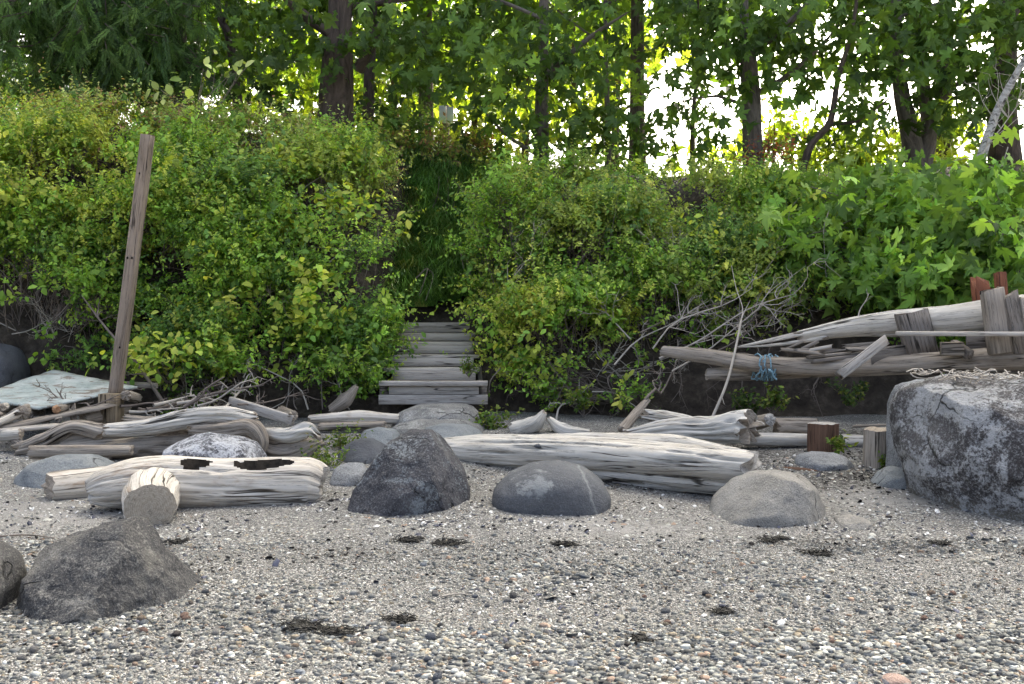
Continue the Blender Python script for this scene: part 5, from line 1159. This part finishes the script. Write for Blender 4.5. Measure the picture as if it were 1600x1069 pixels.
deadbranch('bare twigs spreading at the right edge above the maple boughs', (1530, 270, 11.9), (1600, 150, 12.0), .012, 'twig_pale', 14, sublen=.6, w=.08)
deadbranch('drooping bare twig at the right edge near the white stem', (1575, 230, 11.9), (1560, 300, 11.7), .007, 'twig_pale', 6)
deadbranch('thin stem hanging in the maple boughs, left part', (1295, 330, 10.9), (1290, 420, 10.8), .006, 'twig_pale', 3)
deadbranch('thin stick poking up above the split log', (1340, 500, 9.6), (1358, 458, 9.8), .007, 'twig_pale', 2)
for k, (x, y, rx, d, lab) in enumerate([(60, 510, 90, 11.0, 'twig thicket in the dark hollow at the far left, lower part'), (120, 490, 70, 10.9, 'twig thicket in the dark hollow left of the post foot'), (430, 470, 90, 10.9, 'bare twigs in the narrow hollow of the left bank'), (320, 600, 80, 10.5, 'bare twigs in the low hollow behind the brush pile'), (1040, 410, 50, 11.2, 'grey twigs in the hollow of the right bank'), (1120, 520, 80, 10.8, 'dark twigs behind the bleached tangle'), (1160, 500, 70, 10.7, 'twigs under the bleached tangle, right side'), (800, 350, 25, 11.8, 'upright grey twigs in the hollow at the gully edge'), (960, 565, 60, 10.8, 'twigs above the dark undercut left of the tangle'), (470, 305, 40, 11.9, 'grey twigs in the hollow high on the left bank')]):
    br = []
    for _ in range(9):
        a = rng.uniform(-.3, 1.2)*(1 if rng.uniform() < .6 else -1)+1.2; l = rng.uniform(50, 110)
        x0, y0 = x+rng.uniform(-rx, rx)*.6, y+rng.uniform(5, 25); br += branch_set(P(x0, y0, d), P(x0+l*math.cos(a), y0-l*math.sin(a)*.7, d+rng.uniform(-.2, .2)), rng.uniform(.004, .009), 5, .4, .07, 2)
    tag(build('twig_thicket', *thin(br, 4), M['twig' if k % 2 else 'twig_pale']), lab, 'twigs', 'bare twigs in the thicket')
# brush pile between post and stump
for k in range(16):
    x0 = 190+12*k+rng.uniform(-4, 4); y0 = 636+rng.uniform(-12, 16); a = rng.normal(0, .5)
    l = rng.uniform(50, 120)
    deadbranch('stick in the brush pile between leaning post and white plank, '+ordinal(k, 16), (x0, y0, 9.5+rng.uniform(-.2, .3)), (x0+l*math.cos(a), y0-abs(l*math.sin(a))*.6, 9.7+rng.uniform(-.3, .3)), rng.uniform(.008, .02), ['twig', 'twig_pale', 'twig'][k % 3] if k % 3 != 2 else 'twig', 4, name='stick', cat='stick', group='brush pile by the post')
for k in range(6):
    x0 = 80+12*k
    deadbranch('stick poking out of the log pile beside the leaning post, '+ordinal(k, 6), (x0, 640+rng.uniform(-10, 15), 9.3), (x0+rng.uniform(-70, 80), 615+rng.uniform(-25, 20), 9.4), rng.uniform(.007, .014), 'twig', 3, name='stick', cat='stick', group='sticks at the log pile')
# roots and bare stems in the undercut
for k in range(16):
    x0 = 780+35*k+rng.uniform(-8, 8); deadbranch('thin root over the dark undercut soil of the right bank, '+ordinal(k, 16), (x0, 560+rng.uniform(-30, 30), 10.55), (x0+rng.normal(0, 30), 640+rng.uniform(-25, 15), 10.4), rng.uniform(.004, .009), ['twig', 'twig_dk', 'twig'][k % 3], 4, w=.1, name='root', cat='root', group='roots in the undercut')
for k in range(14):
    x0 = 275+21*k+rng.uniform(-5, 5); deadbranch('bare stem at the foot of the left bank, '+ordinal(k, 14), (x0, 640, 10.3), (x0+rng.normal(0, 25), 560+rng.uniform(-20, 20), 10.5), rng.uniform(.005, .010), ['twig', 'twig_pale', 'twig'][k % 3], 4, w=.08, name='bare_stem', cat='stem', group='bare stems under the left shrubs')
# dry litter on the huge boulder
tw = []
for k in range(70):
    c = P(rng.uniform(1450, 1640), 0, 6.9); c[2] = P(1500, 589, 6.9)[2]+rng.uniform(-.005, .035); c[1] = 6.85+rng.uniform(-.25, .3); d = unit(rng.normal(size=3)*np.array([1, .7, .15])); l = rng.uniform(.05, .22)
    tw.append((wig(c-d*l/2, c+d*l/2, 6, .12), .006, .003))
kind(build('dry_grass_litter', *thin(tw, 4), M['twig_pale']), 'stuff')

# ================================================================ SMALL PLANTS
def weed(lab, px, py, d, h, n, pal='fresh', size=.07, seed=0):
    b = P(px, py, d); root = empty('weed_plant', b); tag(root, lab, 'plant')
    tips = b+np.stack([rng.normal(0, h*.3, n), rng.normal(0, h*.2, n), h*.8*rng.uniform(.4, 1, n)], 1)
    pts = np.vstack([b+(t-b)*f for t in tips for f in (.4, .65, .85, 1.0)])
    (V, F2, C), sd, L = sprig_leaves(b, pts, pal, 5, .06, size*.72, LS[0], LS[1], accent='yellow', acc_p=.2)
    build('foliage', V, F2, M['leaf'], root, colr=C*.42)
    Vt, Ft = thin([(wig(b, t, 5, .06), .004, .002) for t in tips], 4); build('stems', Vt, Ft, M['twig'], root)
weed('green weed growing right of the forked log', 505, 745, 8.0, .30, 22, size=.05)
weed('feathery weed beside the dark grey rock', 535, 708, 8.7, .25, 14, size=.05)
weed('leafy weed right of the slab under the stairs', 768, 690, 9.7, .38, 20)
weed('weed sprouting on the right of the lower stairs', 733, 590, 10.4, .22, 14, 'fresh', .05)
weed('weed at the right foot of the rusty stump', 1308, 706, 8.4, .12, 6)
weed('weed in front of the weathered block', 1385, 735, 7.9, .12, 8)
weed('fern hanging in the dark undercut above the low log', 1165, 648, 10.2, .28, 14, 'deep')
weed('green sprig in the undercut above the round log end', 1210, 645, 10.0, .30, 14, 'fresh')
weed('shaded sprig in the undercut left of the huge boulder', 1330, 640, 10.2, .35, 16, 'deep')
weed('bright sprig on the dark soil below the right bank', 912, 650, 10.3, .3, 12)
# single finds on the gravel
c = G(1398, 1064); Vd, Fd = ico(3); Vd = Vd*np.array([.06, .05, .022])*(1+.2*fbm(Vd*2+3, 3, 3))[:, None]+c
tag(build('stone', Vd, Fd, rock_mat('pink_stone', (.30, .20, .165), (.38, .265, .22), (.48, .36, .31), .3, (.7, .68, .65), 8, grain=160)), 'flat pinkish stone at the bottom edge right of centre', 'stone')
tag(build('stick', *thin([(catmull([G(-20, 842)+np.array([0, 0, .008]), G(40, 839)+np.array([0, 0, .012]), G(92, 843)+np.array([0, 0, .006])], 12), .006, .003)], 5), M['twig']), 'thin dark stick lying on the sand left of the front boulder', 'stick')
tag(build('stick', *thin([(catmull([G(690, 935)+np.array([0, 0, .01]), G(715, 932)+np.array([0, 0, .014]), G(738, 933)+np.array([0, 0, .01])], 8), .006, .003)], 5), M['twig_pale']), 'short pale stick on the gravel in the middle foreground', 'stick')
# seaweed clumps
SW = [(468, 982, .085, 'largest black seaweed clump in the left foreground'), (528, 990, .07, 'black seaweed clump just right of the largest one'), (625, 970, .065, 'small black seaweed clump left of centre in the foreground'), (505, 985, .03, 'tiny seaweed scrap between the two left clumps'),
      (1203, 846, .045, 'dark seaweed scrap in front of the tan boulder'), (1222, 842, .035, 'second seaweed scrap right in front of the tan boulder'), (640, 845, .06, 'seaweed strand in front of the peaked boulder'), (700, 850, .07, 'seaweed strand on the wrack line right of the peaked boulder'), (276, 848, .05, 'seaweed scrap beside the sawn stub'),
      (880, 852, .06, 'seaweed strand in front of the oval boulder'), (1280, 866, .06, 'seaweed strand on the gravel below the buried stone'), (1470, 850, .05, 'seaweed strand in front of the huge boulder'), (1130, 957, .05, 'seaweed scrap in the right foreground'), (1000, 1000, .05, 'flat seaweed scrap low in the right foreground')]
for k, (px, py, r, lab) in enumerate(SW):
    c = G(px, py); pa = []
    for _ in range(int(60+900*r)):
        p = c+np.array([rng.normal(0, r*.55), rng.normal(0, r*.4), abs(rng.normal(0, r*.07))+.004]); dd = unit(rng.normal(size=3)*np.array([1, .8, .2])); l = r*rng.uniform(.3, .9)
        pa.append((np.stack([p, p+dd*l*.5+np.array([0, 0, .004]), p+dd*l]), .0035, .0015))
    Vw, Fw = thin(pa, 4); Vd, Fd = ico(3); Vd = Vd*np.array([r*.7, r*.5, r*.26])*(1+1.1*fbm(Vd*3.4+k, k, 4))[:, None]+c
    tag(build('seaweed_clump', np.vstack([Vw, Vd]), [Fw, Fd+len(Vw)], M['weed']), lab, 'seaweed', 'seaweed on the beach')

for o in bpy.data.objects:
    if '_o' in o: del o['_o']
